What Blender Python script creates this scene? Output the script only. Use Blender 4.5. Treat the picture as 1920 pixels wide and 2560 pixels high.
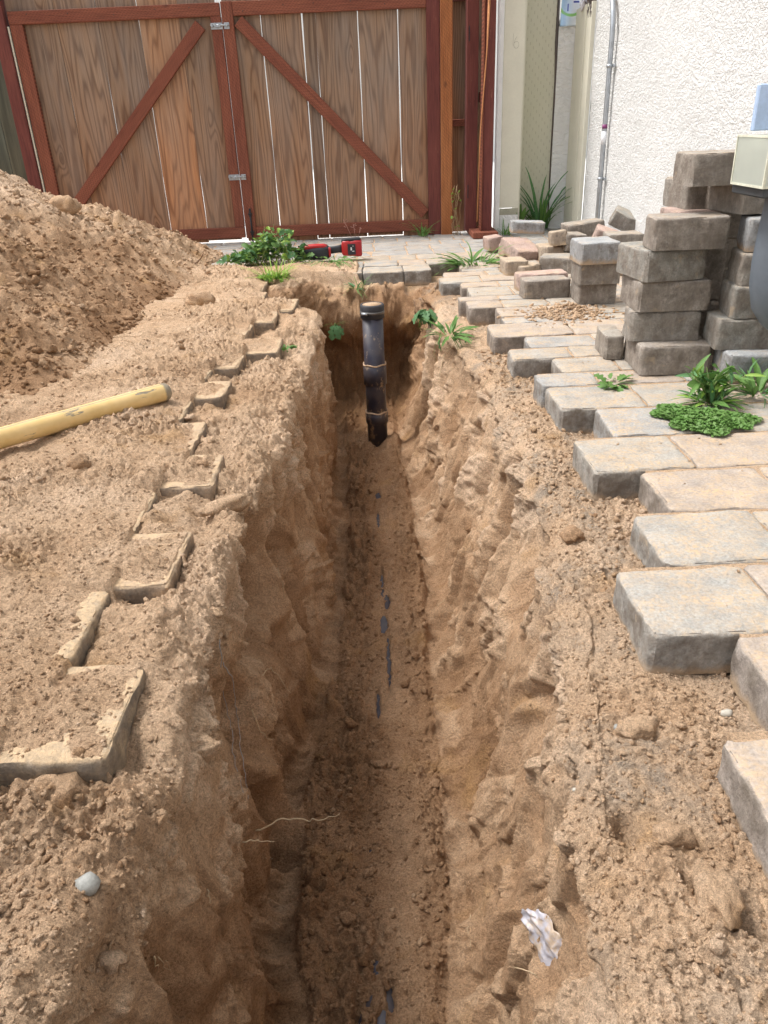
import bpy, math, random
import numpy as np
from mathutils import Vector, Matrix, Euler

random.seed(7)
RNG = np.random.default_rng(11)
R = math.radians
for o in list(bpy.data.objects):
    bpy.data.objects.remove(o)
C = bpy.context.scene.collection
SC = bpy.context.scene

# ------------------------------------------------------------------ camera
PITCH, ROLL, EYE = R(26.8), R(2.5), 0.85
fwd = Vector((0, math.cos(PITCH), -math.sin(PITCH)))
dwn = Vector((0, -math.sin(PITCH), -math.cos(PITCH)))
rgt = Vector((1, 0, 0))
ix = rgt * math.cos(ROLL) + dwn * math.sin(ROLL)
iy = -(dwn * math.cos(ROLL) - rgt * math.sin(ROLL))
cd = bpy.data.cameras.new('camera')
cam = bpy.data.objects.new('camera', cd)
C.objects.link(cam)
m = Matrix((ix, iy, -fwd)).transposed().to_4x4()
m.translation = Vector((0, 0, EYE))
cam.matrix_world = m
cd.sensor_fit = 'VERTICAL'
cd.sensor_height = 36
cd.lens = 1923 / 2560 * 36
cd.clip_start = 0.02
cd.clip_end = 500
SC.camera = cam
SC.render.resolution_x, SC.render.resolution_y = 768, 1024

# ------------------------------------------------------------------ light
SUN_EL, SUN_AZ = 60, -78          # azimuth from +Y, clockwise seen from above
w = bpy.data.worlds.new('World')
SC.world = w
w.use_nodes = True
nt = w.node_tree
nt.nodes.clear()
sky = nt.nodes.new('ShaderNodeTexSky')
sky.sky_type = 'NISHITA'
sky.sun_disc = False
sky.sun_elevation = R(SUN_EL)
sky.sun_rotation = R(SUN_AZ)
sky.air_density = 1.0
sky.dust_density = 4.0
sky.ozone_density = 1.0
hs = nt.nodes.new('ShaderNodeHueSaturation')
hs.inputs['Saturation'].default_value = 0.22
bg = nt.nodes.new('ShaderNodeBackground')
bg.inputs['Strength'].default_value = 0.14
wo = nt.nodes.new('ShaderNodeOutputWorld')
nt.links.new(sky.outputs[0], hs.inputs['Color'])
nt.links.new(hs.outputs[0], bg.inputs[0])
nt.links.new(bg.outputs[0], wo.inputs[0])
sd = bpy.data.lights.new('sun', 'SUN')
sd.energy = 1.45
sd.angle = R(12)
sd.color = (1.0, 0.965, 0.92)
sun = bpy.data.objects.new('sun', sd)
C.objects.link(sun)
sdir = Vector((math.sin(R(SUN_AZ)) * math.cos(R(SUN_EL)), math.cos(R(SUN_AZ)) * math.cos(R(SUN_EL)), math.sin(R(SUN_EL))))
sun.rotation_euler = sdir.to_track_quat('Z', 'Y').to_euler()
vs = SC.view_settings
vs.view_transform = 'Standard'
vs.look = 'None'
vs.gamma = 1
vs.use_curve_mapping = False
vs.exposure = 0.98

# ------------------------------------------------------------------ noise
def h2(i, j, s):
    n = (i.astype(np.int64) * 374761393 + j.astype(np.int64) * 668265263 + s * 974711 + 1013904223) & 0xffffffff
    n = ((n ^ (n >> 13)) * 1274126177) & 0xffffffff
    n = (n ^ (n >> 16)) & 0xffffffff
    n = (n * 2246822519) & 0xffffffff
    return ((n ^ (n >> 15)) & 0xffffff) / 16777216.0

def pn(x, y, s=0):
    xi = np.floor(x); yi = np.floor(y)
    fx = x - xi; fy = y - yi
    u = fx * fx * fx * (fx * (fx * 6 - 15) + 10); v = fy * fy * fy * (fy * (fy * 6 - 15) + 10)
    def g(a, b):
        t = h2(xi + a, yi + b, s) * 6.2831853
        return np.cos(t) * (fx - a) + np.sin(t) * (fy - b)
    return 1.5 * ((g(0, 0) * (1 - u) + g(1, 0) * u) * (1 - v) + (g(0, 1) * (1 - u) + g(1, 1) * u) * v)

def fbm(x, y, s=0, o=4, rough=0.5):
    r = 0; a = 1; f = 1
    for k in range(o):
        r = r + a * pn(x * f, y * f, s + k * 17)
        a *= rough; f *= 2.03
    return r

def wor(x, y, s=0):
    xi = np.floor(x); yi = np.floor(y)
    f1 = np.full(np.shape(x), 9.0); f2 = np.full(np.shape(x), 9.0); cid = np.zeros(np.shape(x))
    for a in (-1, 0, 1):
        for b in (-1, 0, 1):
            px = xi + a + h2(xi + a, yi + b, s); py = yi + b + h2(xi + a, yi + b, s + 5)
            d = np.hypot(px - x, py - y)
            c = h2(xi + a, yi + b, s + 9)
            near = d < f1
            f2 = np.where(near, f1, np.minimum(f2, d))
            cid = np.where(near, c, cid)
            f1 = np.where(near, d, f1)
    return f1, f2, cid

def sst(a, b, x):
    t = np.clip((x - a) / (b - a), 0, 1)
    return t * t * (3 - 2 * t)

def clods(x, y, size, s):
    """rounded lumps: domes on a jittered grid, their size varying"""
    f1, f2, c = wor(x / size, y / size, s)
    return np.clip(1 - (f1 / (0.35 + 0.4 * c)) ** 2, 0, 1) ** 0.6 * (0.3 + 0.7 * c)

# ------------------------------------------------------------------ object helpers
MW = {}
def place(o, parent=None, M=None):
    C.objects.link(o)
    M = M or Matrix.Identity(4)
    MW[o.name] = M
    if parent:
        o.parent = parent
        o.matrix_basis = MW[parent.name].inverted() @ M
    else:
        o.matrix_basis = M
    return o

def tag(o, label=None, cat=None, group=None, kind=None):
    if label: o['label'] = label
    if cat: o['category'] = cat
    if group: o['group'] = group
    if kind: o['kind'] = kind
    return o

def thing(name, label, cat, loc=(0, 0, 0), group=None, kind=None, rz=0):
    o = bpy.data.objects.new(name, None)
    o.empty_display_size = 0.05
    place(o, None, Matrix.Translation(loc) @ Matrix.Rotation(rz, 4, 'Z'))
    return tag(o, label, cat, group, kind)

def ob(name, me, mt=None, parent=None, M=None):
    o = bpy.data.objects.new(name, me)
    if mt and not me.materials: me.materials.append(mt)
    return place(o, parent, M)

def mesh(verts, faces, smooth=True):
    me = bpy.data.meshes.new('mesh')
    me.from_pydata([tuple(v) for v in verts], [], [tuple(f) for f in faces])
    if smooth: me.shade_smooth()
    me.update()
    return me

def npmesh(V, F, smooth=True):
    """V (n,3), F (m,k)"""
    me = bpy.data.meshes.new('mesh')
    k = F.shape[1]
    me.vertices.add(len(V)); me.vertices.foreach_set('co', np.ascontiguousarray(V, dtype=np.float32).ravel())
    me.loops.add(F.size); me.loops.foreach_set('vertex_index', np.ascontiguousarray(F, dtype=np.int32).ravel())
    me.polygons.add(len(F))
    me.polygons.foreach_set('loop_start', np.arange(0, F.size, k, dtype=np.int32))
    me.polygons.foreach_set('loop_total', np.full(len(F), k, dtype=np.int32))
    me.update(calc_edges=True)
    if smooth: me.shade_smooth()
    return me

def gridfaces(nr, nc):
    i = np.arange(nr - 1)[:, None] * nc + np.arange(nc - 1)[None, :]
    return np.stack([i, i + 1, i + nc + 1, i + nc], -1).reshape(-1, 4)

def attr(me, name, val):
    a = me.attributes.new(name, 'FLOAT', 'POINT')
    a.data.foreach_set('value', np.ascontiguousarray(val, dtype=np.float32).ravel())

def box(cx, cy, cz, sx, sy, sz, bev=0.0):
    """8 or bevelled box, local"""
    if bev <= 0:
        v = [(cx + a * sx / 2, cy + b * sy / 2, cz + c * sz / 2) for a in (-1, 1) for b in (-1, 1) for c in (-1, 1)]
        f = [(0, 1, 3, 2), (4, 6, 7, 5), (0, 4, 5, 1), (2, 3, 7, 6), (0, 2, 6, 4), (1, 5, 7, 3)]
        return v, f
    v = []; f = []; idx = {}
    for a in (-1, 1):
        for b in (-1, 1):
            for c in (-1, 1):
                for k in range(3):
                    p = [a * sx / 2, b * sy / 2, c * sz / 2]
                    for q in range(3):
                        if q != k: p[q] -= (a, b, c)[q] * bev
                    idx[(a, b, c, k)] = len(v)
                    v.append((cx + p[0], cy + p[1], cz + p[2]))
    for k in range(3):
        p, q = [x for x in range(3) if x != k]
        for s in (-1, 1):
            loop = []
            for (u, w_) in ((-1, -1), (1, -1), (1, 1), (-1, 1)):
                t = [0, 0, 0]; t[k] = s; t[p] = u; t[q] = w_
                loop.append(idx[(*t, k)])
            f.append(loop)
    for k in range(3):
        p, q = [x for x in range(3) if x != k]
        for u in (-1, 1):
            for w_ in (-1, 1):
                t0 = [0, 0, 0]; t0[p] = u; t0[q] = w_
                t1 = list(t0); t0[k] = -1; t1[k] = 1
                f.append([idx[(*t0, p)], idx[(*t1, p)], idx[(*t1, q)], idx[(*t0, q)]])
    for a in (-1, 1):
        for b in (-1, 1):
            for c in (-1, 1):
                f.append([idx[(a, b, c, 0)], idx[(a, b, c, 1)], idx[(a, b, c, 2)]])
    return v, f

def fixn(me):
    import bmesh
    bm = bmesh.new(); bm.from_mesh(me); bmesh.ops.recalc_face_normals(bm, faces=bm.faces); bm.to_mesh(me); bm.free()
    return me

def boxmesh(*a, smooth=False, **k):
    v, f = box(*a, **k)
    return fixn(mesh(v, f, smooth))

class MB:
    def __init__(s): s.v = []; s.f = []
    def add(s, vf):
        n = len(s.v); s.v += list(vf[0]); s.f += [tuple(i + n for i in q) for q in vf[1]]; return s
    def mesh(s, smooth=True): return fixn(mesh(s.v, s.f, smooth))

def tube(pts, rad, seg=8, cap=True):
    pts = [Vector(p) for p in pts]
    if not hasattr(rad, '__len__'): rad = [rad] * len(pts)
    v = []; f = []
    up = Vector((0.3, 0.2, 1)).normalized()
    prev = None
    for i, p in enumerate(pts):
        t = (pts[min(i + 1, len(pts) - 1)] - pts[max(i - 1, 0)]).normalized()
        if prev is None:
            n = t.cross(up)
            if n.length < 1e-3: n = t.cross(Vector((1, 0, 0)))
        else:
            n = prev - t * prev.dot(t)
        n.normalize(); prev = n
        b = t.cross(n)
        for k in range(seg):
            a = 2 * math.pi * k / seg
            v.append(p + (n * math.cos(a) + b * math.sin(a)) * rad[i])
    for i in range(len(pts) - 1):
        for k in range(seg):
            f.append((i * seg + k, i * seg + (k + 1) % seg, (i + 1) * seg + (k + 1) % seg, (i + 1) * seg + k))
    if cap:
        f.append(tuple(range(seg))[::-1]); f.append(tuple((len(pts) - 1) * seg + k for k in range(seg)))
    return v, f

def lathe(prof, seg=32):
    """prof: (r, z) list"""
    v = []; f = []
    for r, z in prof:
        for k in range(seg):
            a = 2 * math.pi * k / seg
            v.append((r * math.cos(a), r * math.sin(a), z))
    for i in range(len(prof) - 1):
        for k in range(seg):
            f.append((i * seg + k, i * seg + (k + 1) % seg, (i + 1) * seg + (k + 1) % seg, (i + 1) * seg + k))
    f.append(tuple(range(seg))[::-1]); f.append(tuple((len(prof) - 1) * seg + k for k in range(seg)))
    return v, f

# ------------------------------------------------------------------ material helpers
class T:
    def __init__(s, name):
        s.m = bpy.data.materials.new(name); s.m.use_nodes = True
        s.nt = s.m.node_tree; s.nt.nodes.clear()
        s.out = s.nt.nodes.new('ShaderNodeOutputMaterial')
        s.b = s.nt.nodes.new('ShaderNodeBsdfPrincipled')
        s.nt.links.new(s.b.outputs[0], s.out.inputs[0])
    def n(s, typ, ins=None, out=0, **props):
        d = s.nt.nodes.new('ShaderNode' + typ)
        for k, v in props.items(): setattr(d, k, v)
        for k, v in (ins or {}).items(): s.set(d.inputs[k], v)
        return d.outputs[out] if out is not None else d
    def set(s, sock, v):
        if isinstance(v, bpy.types.NodeSocket): s.nt.links.new(v, sock)
        elif hasattr(v, '__len__') and sock.type == 'RGBA' and len(v) == 3: sock.default_value = (*v, 1)
        else: sock.default_value = v
    def obj(s): return s.n('TexCoord', out=3)
    def scale(s, vec, sc, loc=(0, 0, 0)): return s.n('Mapping', {'Vector': vec, 'Scale': sc, 'Location': loc})
    def noise(s, vec, sc, det=4, rough=0.55, dist=0.0):
        return s.n('TexNoise', {'Vector': vec, 'Scale': sc, 'Detail': det, 'Roughness': rough, 'Distortion': dist}, out=0)
    def vor(s, vec, sc, rnd=1.0, feature='F1', out=0): return s.n('TexVoronoi', {'Vector': vec, 'Scale': sc, 'Randomness': rnd}, out=out, feature=feature)
    def ramp(s, f, *stops):
        d = s.n('ValToRGB', {'Fac': f}, out=None)
        e = d.color_ramp.elements
        while len(e) < len(stops): e.new(0.5)
        for i, (p, c) in enumerate(stops):
            e[i].position = p; e[i].color = (*c, 1) if hasattr(c, '__len__') else (c, c, c, 1)
        return d.outputs[0]
    def mr(s, v, a, b, c=0.0, d=1.0): return s.n('MapRange', {'Value': v, 'From Min': a, 'From Max': b, 'To Min': c, 'To Max': d})
    def mix(s, f, a, b, blend='MIX'):
        d = s.n('MixRGB', {'Fac': f, 'Color1': a, 'Color2': b}, blend_type=blend)
        return d
    def ma(s, op, a, b=0.0, clamp=False):
        return s.n('Math', {0: a, 1: b}, operation=op, use_clamp=clamp)
    def bump(s, h, dist, strength=1.0, nrm=None):
        i = {'Height': h, 'Distance': dist, 'Strength': strength}
        if nrm is not None: i['Normal'] = nrm
        return s.n('Bump', i)
    def fin(s, col=None, rough=0.8, nrm=None, spec=0.3, **kw):
        if col is not None: s.set(s.b.inputs['Base Color'], col)
        s.set(s.b.inputs['Roughness'], rough)
        s.set(s.b.inputs['Specular IOR Level'], spec)
        if nrm is not None: s.set(s.b.inputs['Normal'], nrm)
        for k, v in kw.items(): s.set(s.b.inputs[k.replace('_', ' ')], v)
        return s.m

def sand_mat():
    t = T('sand'); o = t.obj()
    big = t.noise(o, 3.0, 5); mid = t.noise(o, 22, 5, 0.6); fine = t.noise(o, 170, 4, 0.7); gr = t.noise(o, 620, 2, 0.6)
    damp_shade = t.n('Attribute', out=2, attribute_name='damp_shade')
    d = t.ma('ADD', damp_shade, t.ma('MULTIPLY', t.ma('SUBTRACT', big, 0.5), 0.7))
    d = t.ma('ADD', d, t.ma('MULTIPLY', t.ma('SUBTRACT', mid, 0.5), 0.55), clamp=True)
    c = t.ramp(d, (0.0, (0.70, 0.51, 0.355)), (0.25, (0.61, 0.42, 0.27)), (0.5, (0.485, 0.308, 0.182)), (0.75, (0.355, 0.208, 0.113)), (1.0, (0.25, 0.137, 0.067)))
    grey = t.n('Attribute', out=2, attribute_name='grey')
    c = t.mix(t.ma('MULTIPLY', grey, t.mr(mid, 0.35, 0.65)), c, (0.34, 0.29, 0.235))
    iron = t.mr(t.noise(t.scale(o, (1, 1, 1), (7, 3, 1)), 5.5, 3), 0.60, 0.74)
    c = t.mix(t.ma('MULTIPLY', iron, 0.55), c, (0.48, 0.28, 0.12))
    c = t.mix(1.0, c, t.ramp(fine, (0.3, 0.62), (0.5, 1.0), (0.72, 1.28)), 'MULTIPLY')
    c = t.mix(1.0, c, t.ramp(gr, (0.3, 0.72), (0.5, 1.0), (0.7, 1.3)), 'MULTIPLY')
    sp = t.vor(o, 260)
    c = t.mix(t.mr(sp, 0.12, 0.2, 0.5, 0.0), c, (0.16, 0.10, 0.06))
    h = t.ma('ADD', t.ma('MULTIPLY', fine, 0.6), t.ma('MULTIPLY', gr, 0.3))
    n1 = t.bump(t.noise(o, 85, 8, 0.75), 0.013, 0.8)
    n2 = t.bump(h, 0.005, 0.8, n1)
    return t.fin(c, 0.95, n2, 0.15)

def paver_mat(name, cols, dust=0.5, side=(0.185, 0.155, 0.125), dirty=.85):
    t = T(name); o = t.obj()
    rnd = t.n('ObjectInfo', out=5)
    off = t.n('CombineXYZ', {0: t.ma('MULTIPLY', rnd, 37.0), 1: t.ma('MULTIPLY', rnd, 91.0), 2: 0.0})
    p = t.n('VectorMath', {0: o, 1: off}, operation='ADD')
    base = t.ramp(rnd, *[((i + 0.0) / len(cols), c) for i, c in enumerate(cols)])
    base.node.color_ramp.interpolation = 'CONSTANT'
    cl = t.noise(p, 14, 4); fine = t.noise(p, 150, 4, 0.7); gr = t.noise(p, 520, 2)
    c = t.mix(1.0, base, t.ramp(cl, (0.3, 0.82), (0.7, 1.14)), 'MULTIPLY')
    c = t.mix(t.mr(t.noise(p, 30, 5, .7), .5, .75, 0, .5), c, (0.50, 0.44, 0.37))
    c = t.mix(1.0, c, t.ramp(fine, (0.3, 0.75), (0.7, 1.22)), 'MULTIPLY')
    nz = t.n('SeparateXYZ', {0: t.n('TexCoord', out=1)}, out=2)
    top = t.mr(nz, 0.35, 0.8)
    # sand dust lying on the top
    dn = t.noise(t.scale(p, (1, 1.6, 1)), 9, 5, 0.65)
    ds = t.ma('MULTIPLY', t.ma('MULTIPLY', t.mr(dn, 0.50 - dust * 0.25, 0.92 - dust * 0.25), top), t.mr(t.noise(p, 90, 5, .75), 0.4, 0.6, 0.15, 1.0))
    c = t.mix(t.ma('MULTIPLY', ds, 1.25, True), c, (0.55, 0.395, 0.245))
    # soil stained flanks with vertical marks from the mould
    st = t.noise(t.scale(p, (1, 1, 0.12)), 70, 3, 0.6)
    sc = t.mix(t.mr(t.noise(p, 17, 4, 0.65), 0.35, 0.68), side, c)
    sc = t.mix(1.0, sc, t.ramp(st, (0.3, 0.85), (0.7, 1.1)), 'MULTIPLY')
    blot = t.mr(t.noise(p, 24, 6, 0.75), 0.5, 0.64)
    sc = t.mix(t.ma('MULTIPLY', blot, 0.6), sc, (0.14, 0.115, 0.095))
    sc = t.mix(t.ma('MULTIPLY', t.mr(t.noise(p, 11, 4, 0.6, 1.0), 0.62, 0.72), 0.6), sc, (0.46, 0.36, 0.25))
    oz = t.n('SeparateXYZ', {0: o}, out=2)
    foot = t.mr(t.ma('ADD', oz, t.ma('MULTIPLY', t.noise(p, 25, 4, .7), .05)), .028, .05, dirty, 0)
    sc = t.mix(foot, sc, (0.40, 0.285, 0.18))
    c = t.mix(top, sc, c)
    n1 = t.bump(t.noise(p, 45, 6, 0.75), 0.010, 0.8)
    n2 = t.bump(t.ma('ADD', t.ma('MULTIPLY', fine, 0.6), t.ma('MULTIPLY', gr, 0.25)), 0.0035, 0.8, n1)
    return t.fin(c, 0.9, n2, 0.2)

def wood_mat(name, dark, mid, light, grey, greyamt, k=9.0, gloss=0.75):
    """flat sawn board: local z along the grain"""
    t = T(name); o = t.obj()
    rnd = t.n('ObjectInfo', out=5)
    off = t.n('CombineXYZ', {0: t.ma('MULTIPLY', rnd, 53.0), 1: 0.0, 2: t.ma('MULTIPLY', rnd, 171.0)})
    p = t.n('VectorMath', {0: o, 1: off}, operation='ADD')
    kn = t.vor(t.scale(p, (3.6, 3.6, 1.5)), 1.0)
    knot = t.mr(kn, 0.0, 0.30, 1.0, 0.0)
    knot2 = t.ma('MULTIPLY', knot, knot)
    fld = t.noise(t.scale(p, (5.5, 2.0, 0.42)), 1.0, 2, 0.45)
    fld = t.ma('ADD', fld, t.ma('MULTIPLY', knot2, 0.22))
    fld = t.ma('ADD', fld, t.ma('MULTIPLY', t.noise(t.scale(p, (30, 10, 2.0)), 1.0, 2), 0.012))
    ph = t.ma('MULTIPLY', fld, k * 6.2832)
    ring = t.ma('ADD', t.ma('MULTIPLY', t.ma('SINE', ph), 0.5), 0.5)
    ring = t.ma('MULTIPLY', t.ma('POWER', ring, 2.6), .80)
    fib = t.noise(t.scale(p, (260, 60, 5)), 1.0, 3, 0.6)
    col = t.mix(ring, t.mix(t.mr(t.noise(t.scale(p, (5, 1, 1.1)), 1.0, 3), 0.3, 0.7), mid, light), dark)
    gz = t.mr(t.noise(t.scale(p, (7, 1, 1.0), (3, 0, 5)), 1.0, 4, 0.6), 0.62 - greyamt * 0.5, 0.85 - greyamt * 0.2)
    gcol = t.mix(t.ma('MULTIPLY', ring, 0.55), grey, tuple(x * 0.55 for x in grey))
    col = t.mix(t.ma('MULTIPLY', gz, 0.85), col, gcol)
    col = t.mix(t.mr(kn, 0.0, 0.085, 0.9, 0.0), col, tuple(x * 0.45 for x in dark))
    col = t.mix(1.0, col, t.ramp(fib, (0.3, 0.75), (0.7, 1.2)), 'MULTIPLY')
    tone = t.ramp(t.ma('FRACT', t.ma('MULTIPLY', rnd, 7.3)), (0.0, (0.70, 0.70, 0.72)), (0.35, (1.05, 0.98, 0.93)), (0.7, (0.88, 0.86, 0.86)), (1.0, (1.32, 1.08, 0.90)))
    col = t.mix(1.0, col, tone, 'MULTIPLY')
    low = t.mr(t.ma('ADD', t.n('SeparateXYZ', {0: o}, out=2), t.ma('MULTIPLY', t.noise(p, 3, 3), .8)), .5, 1.7, 1, 0)
    col = t.mix(t.ma('MULTIPLY', low, .55), col, t.mix(1.0, col, (1.35, .95, .66), 'MULTIPLY'))
    n = t.bump(t.ma('ADD', t.ma('MULTIPLY', ring, -0.5), fib), 0.0015, 0.7)
    return t.fin(col, gloss, n, 0.25)

def stain_mat(name, c1, c2, incise=True, worn=0.3):
    t = T(name); o = t.obj()
    rnd = t.n('ObjectInfo', out=5)
    off = t.n('CombineXYZ', {0: t.ma('MULTIPLY', rnd, 11.0), 1: t.ma('MULTIPLY', rnd, 5.0), 2: t.ma('MULTIPLY', rnd, 71.0)})
    p = t.n('VectorMath', {0: o, 1: off}, operation='ADD')
    fib = t.noise(t.scale(p, (120, 120, 6)), 1.0, 4, 0.65)
    bl = t.noise(t.scale(p, (9, 9, 2.0)), 1.0, 4, 0.6)
    c = t.mix(t.mr(bl, 0.3, 0.7), c1, c2)
    c = t.mix(1.0, c, t.ramp(fib, (0.28, 0.62), (0.5, 1.0), (0.75, 1.25)), 'MULTIPLY')
    wn = t.mr(t.noise(t.scale(p, (60, 60, 12)), 1.0, 5, 0.7), 0.66 - worn * 0.1, 0.74 - worn * 0.1)
    c = t.mix(t.ma('MULTIPLY', wn, worn), c, (0.45, 0.24, 0.14))
    kn = t.vor(t.scale(p, (5, 5, 2.4)), 1.0)
    c = t.mix(t.mr(kn, 0.03, 0.09, 0.7, 0.0), c, (0.06, 0.02, 0.012))
    h = fib
    if incise:
        z = t.n('SeparateXYZ', {0: o}, out=None)
        # staggered incising slits
        col_i = t.ma('FLOOR', t.ma('MULTIPLY', z.outputs[0], 95.0))
        zz = t.ma('ADD', t.ma('MULTIPLY', z.outputs[2], 38.0), t.ma('MULTIPLY', col_i, 0.37))
        fx = t.ma('ABSOLUTE', t.ma('SUBTRACT', t.ma('FRACT', t.ma('MULTIPLY', z.outputs[0], 95.0)), 0.5))
        fz = t.ma('ABSOLUTE', t.ma('SUBTRACT', t.ma('FRACT', zz), 0.5))
        slit = t.ma('MULTIPLY', t.mr(fx, 0.12, 0.2, 1, 0), t.mr(fz, 0.24, 0.3, 1, 0))
        c = t.mix(t.ma('MULTIPLY', slit, 0.6), c, tuple(x * 0.35 for x in c1))
        h = t.ma('SUBTRACT', fib, slit)
    return t.fin(c, 0.72, t.bump(h, 0.002, 0.6), 0.3)

def plain(name, col, rough=0.6, var=0.15, bump=0.0006, spec=0.4, sc=60, **kw):
    t = T(name); o = t.obj()
    a = t.noise(o, sc * 0.25, 4); b = t.noise(o, sc * 2, 4, 0.7)
    c = t.mix(1.0, col, t.ramp(a, (0.3, 1 - var), (0.7, 1 + var)), 'MULTIPLY')
    c = t.mix(1.0, c, t.ramp(b, (0.3, 1 - var * 0.6), (0.7, 1 + var * 0.6)), 'MULTIPLY')
    return t.fin(c, rough, t.bump(b, bump, 0.6), spec, **kw)

def leaf_mat(name, c1, c2, c3):
    t = T(name); o = t.obj()
    rnd = t.n('ObjectInfo', out=5)
    nz = t.noise(o, 40, 4)
    c = t.mix(rnd, c1, c2)
    c = t.mix(t.mr(nz, 0.45, 0.75), c, c3)
    x = t.n('SeparateXYZ', {0: o}, out=0)
    vein = t.mr(t.ma('ABSOLUTE', x), 0.0, 0.02, 0.45, 0.0)
    c = t.mix(vein, c, tuple(min(1, q * 1.9) for q in c1))
    m = t.fin(c, 0.55, t.bump(nz, 0.001, 0.5), 0.35)
    tr = t.n('BsdfTranslucent', {'Color': c})
    mx = t.n('MixShader', {0: 0.28, 1: t.b.outputs[0], 2: tr})
    t.nt.links.new(mx, t.out.inputs[0])
    return m

def stucco_mat(name, col, sc, dist):
    t = T(name); o = t.obj()
    v = t.noise(t.scale(o, (1, 1, 1.5)), sc, 4, 0.6, 0.6); f = t.noise(o, sc * 6, 3)
    big = t.noise(o, 1.3, 4)
    c = t.mix(1.0, col, t.ramp(big, (0.3, 0.95), (0.7, 1.04)), 'MULTIPLY')
    h = t.ma('ADD', t.mr(v, 0.38, 0.62), t.ma('MULTIPLY', f, 0.15))
    return t.fin(c, 0.8, t.bump(h, dist, 0.8), 0.3)

SAND = sand_mat()
PAV = paver_mat('paver_mixed', [(0.36, 0.35, 0.325), (0.38, 0.33, 0.29), (0.365, 0.345, 0.315), (0.33, 0.34, 0.34), (0.385, 0.335, 0.295), (0.37, 0.35, 0.315)], 0.7)
PAVL = paver_mat('paver_sand_caked', [(0.42, 0.31, 0.21), (0.39, 0.30, 0.20)], 1.4, (0.17, 0.14, 0.112))
PAVS = paver_mat('paver_loose', [(0.32, 0.295, 0.26), (0.34, 0.30, 0.26), (0.315, 0.305, 0.275), (0.35, 0.315, 0.27), (0.33, 0.295, 0.255)], 0.22, (0.215, 0.18, 0.148), 0.0)
PAVG = paver_mat('paver_dull_grey', [(0.34, 0.34, 0.33), (0.37, 0.36, 0.345), (0.35, 0.345, 0.335)], 0.25)
PAVB = paver_mat('paver_blue_grey', [(0.36, 0.37, 0.375)], 0.15, (0.27, 0.265, 0.26))
PAVP = paver_mat('paver_pink', [(0.47, 0.34, 0.29)], 0.2, (0.38, 0.29, 0.25))
PAVT = paver_mat('paver_tan', [(0.44, 0.36, 0.275)], 0.5, (0.33, 0.26, 0.20))
BOARD = wood_mat('weathered_redwood', (0.15, 0.085, 0.052), (0.275, 0.175, 0.108), (0.35, 0.24, 0.155), (0.28, 0.245, 0.215), 0.58, 18)
BOARDG = wood_mat('greenish_board', (0.05, 0.06, 0.05), (0.10, 0.12, 0.10), (0.15, 0.17, 0.14), (0.12, 0.15, 0.13), 0.6, 6)
STAIN = stain_mat('red_brown_stain', (0.185, 0.056, 0.034), (0.26, 0.088, 0.05))
STAIND = stain_mat('dark_red_stain', (0.12, 0.032, 0.028), (0.17, 0.05, 0.038), False)
STAINO = stain_mat('orange_stain', (0.33, 0.115, 0.04), (0.42, 0.17, 0.065), True, 0.1)
STEEL = plain('galvanised_steel', (0.42, 0.45, 0.48), 0.42, 0.12, 0.0004, 0.5, 90, Metallic=0.85)
BLACKM = plain('black_iron', (0.02, 0.02, 0.022), 0.5, 0.2)
CREAMT = plain('cream_paint', (0.66, 0.64, 0.53), .6, .04, .0008, .3, 30)
CREAMD = None
WHITE = plain('white_paint', (0.80, 0.81, 0.80), 0.6, 0.05)

# ------------------------------------------------------------------ the sand: trench, lips and ground in one sheet
YL = [-2.5, .3, .58, .72, .9, 1.03, 1.2, 1.41, 1.68, 1.9, 2.19, 2.76, 3.3, 3.77, 4.15, 4.3, 4.42, 4.6, 4.72, 4.9, 5.1, 5.3, 6]
XL = [-.44, -.44, -.415, -.385, -.355, -.35, -.365, -.34, -.36, -.35, -.315, -.30, -.285, -.275, -.29, -.34, -.50, -.62, -.60, -.50, -.47, -.5, -.5]
YR = [-2.5, .3, .52, .65, .84, 1.0, 1.24, 1.55, 1.87, 2.4, 2.9, 3.6, 4.4, 4.7, 5.1, 6]
XR = [.25, .25, .25, .256, .28, .315, .36, .40, .445, .46, .445, .37, .345, .31, .40, .42]
YF = [-2.5, .3, .95, 1.1, 1.3, 1.54, 2.04, 2.5, 3.2, 3.9, 4.3, 4.7, 6]
FL = [-.25, -.25, -.25, -.27, -.28, -.30, -.225, -.21, -.215, -.23, -.26, -.26, -.3]
FR = [.12, .12, .125, .14, .155, .17, .17, .195, .185, .15, .14, .15, .2]
LROWS = [(-2.5, .63, -.58), (.64, .88, -.62), (.885, 1.13, -.44), (1.135, 1.38, -.58), (1.385, 1.635, -.46), (1.64, 1.875, -.60), (1.88, 2.115, -.457), (2.12, 2.40, -.565),
         (2.41, 2.635, -.66), (2.64, 2.85, -.555), (2.86, 3.02, -.66), (3.03, 3.22, -.56), (3.23, 3.50, -.42), (3.51, 3.80, -.60), (3.81, 4.05, -.50), (4.06, 4.35, -.42), (4.36, 4.6, -.62), (4.61, 5.1, -.66)]
ZL = -.055

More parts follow.
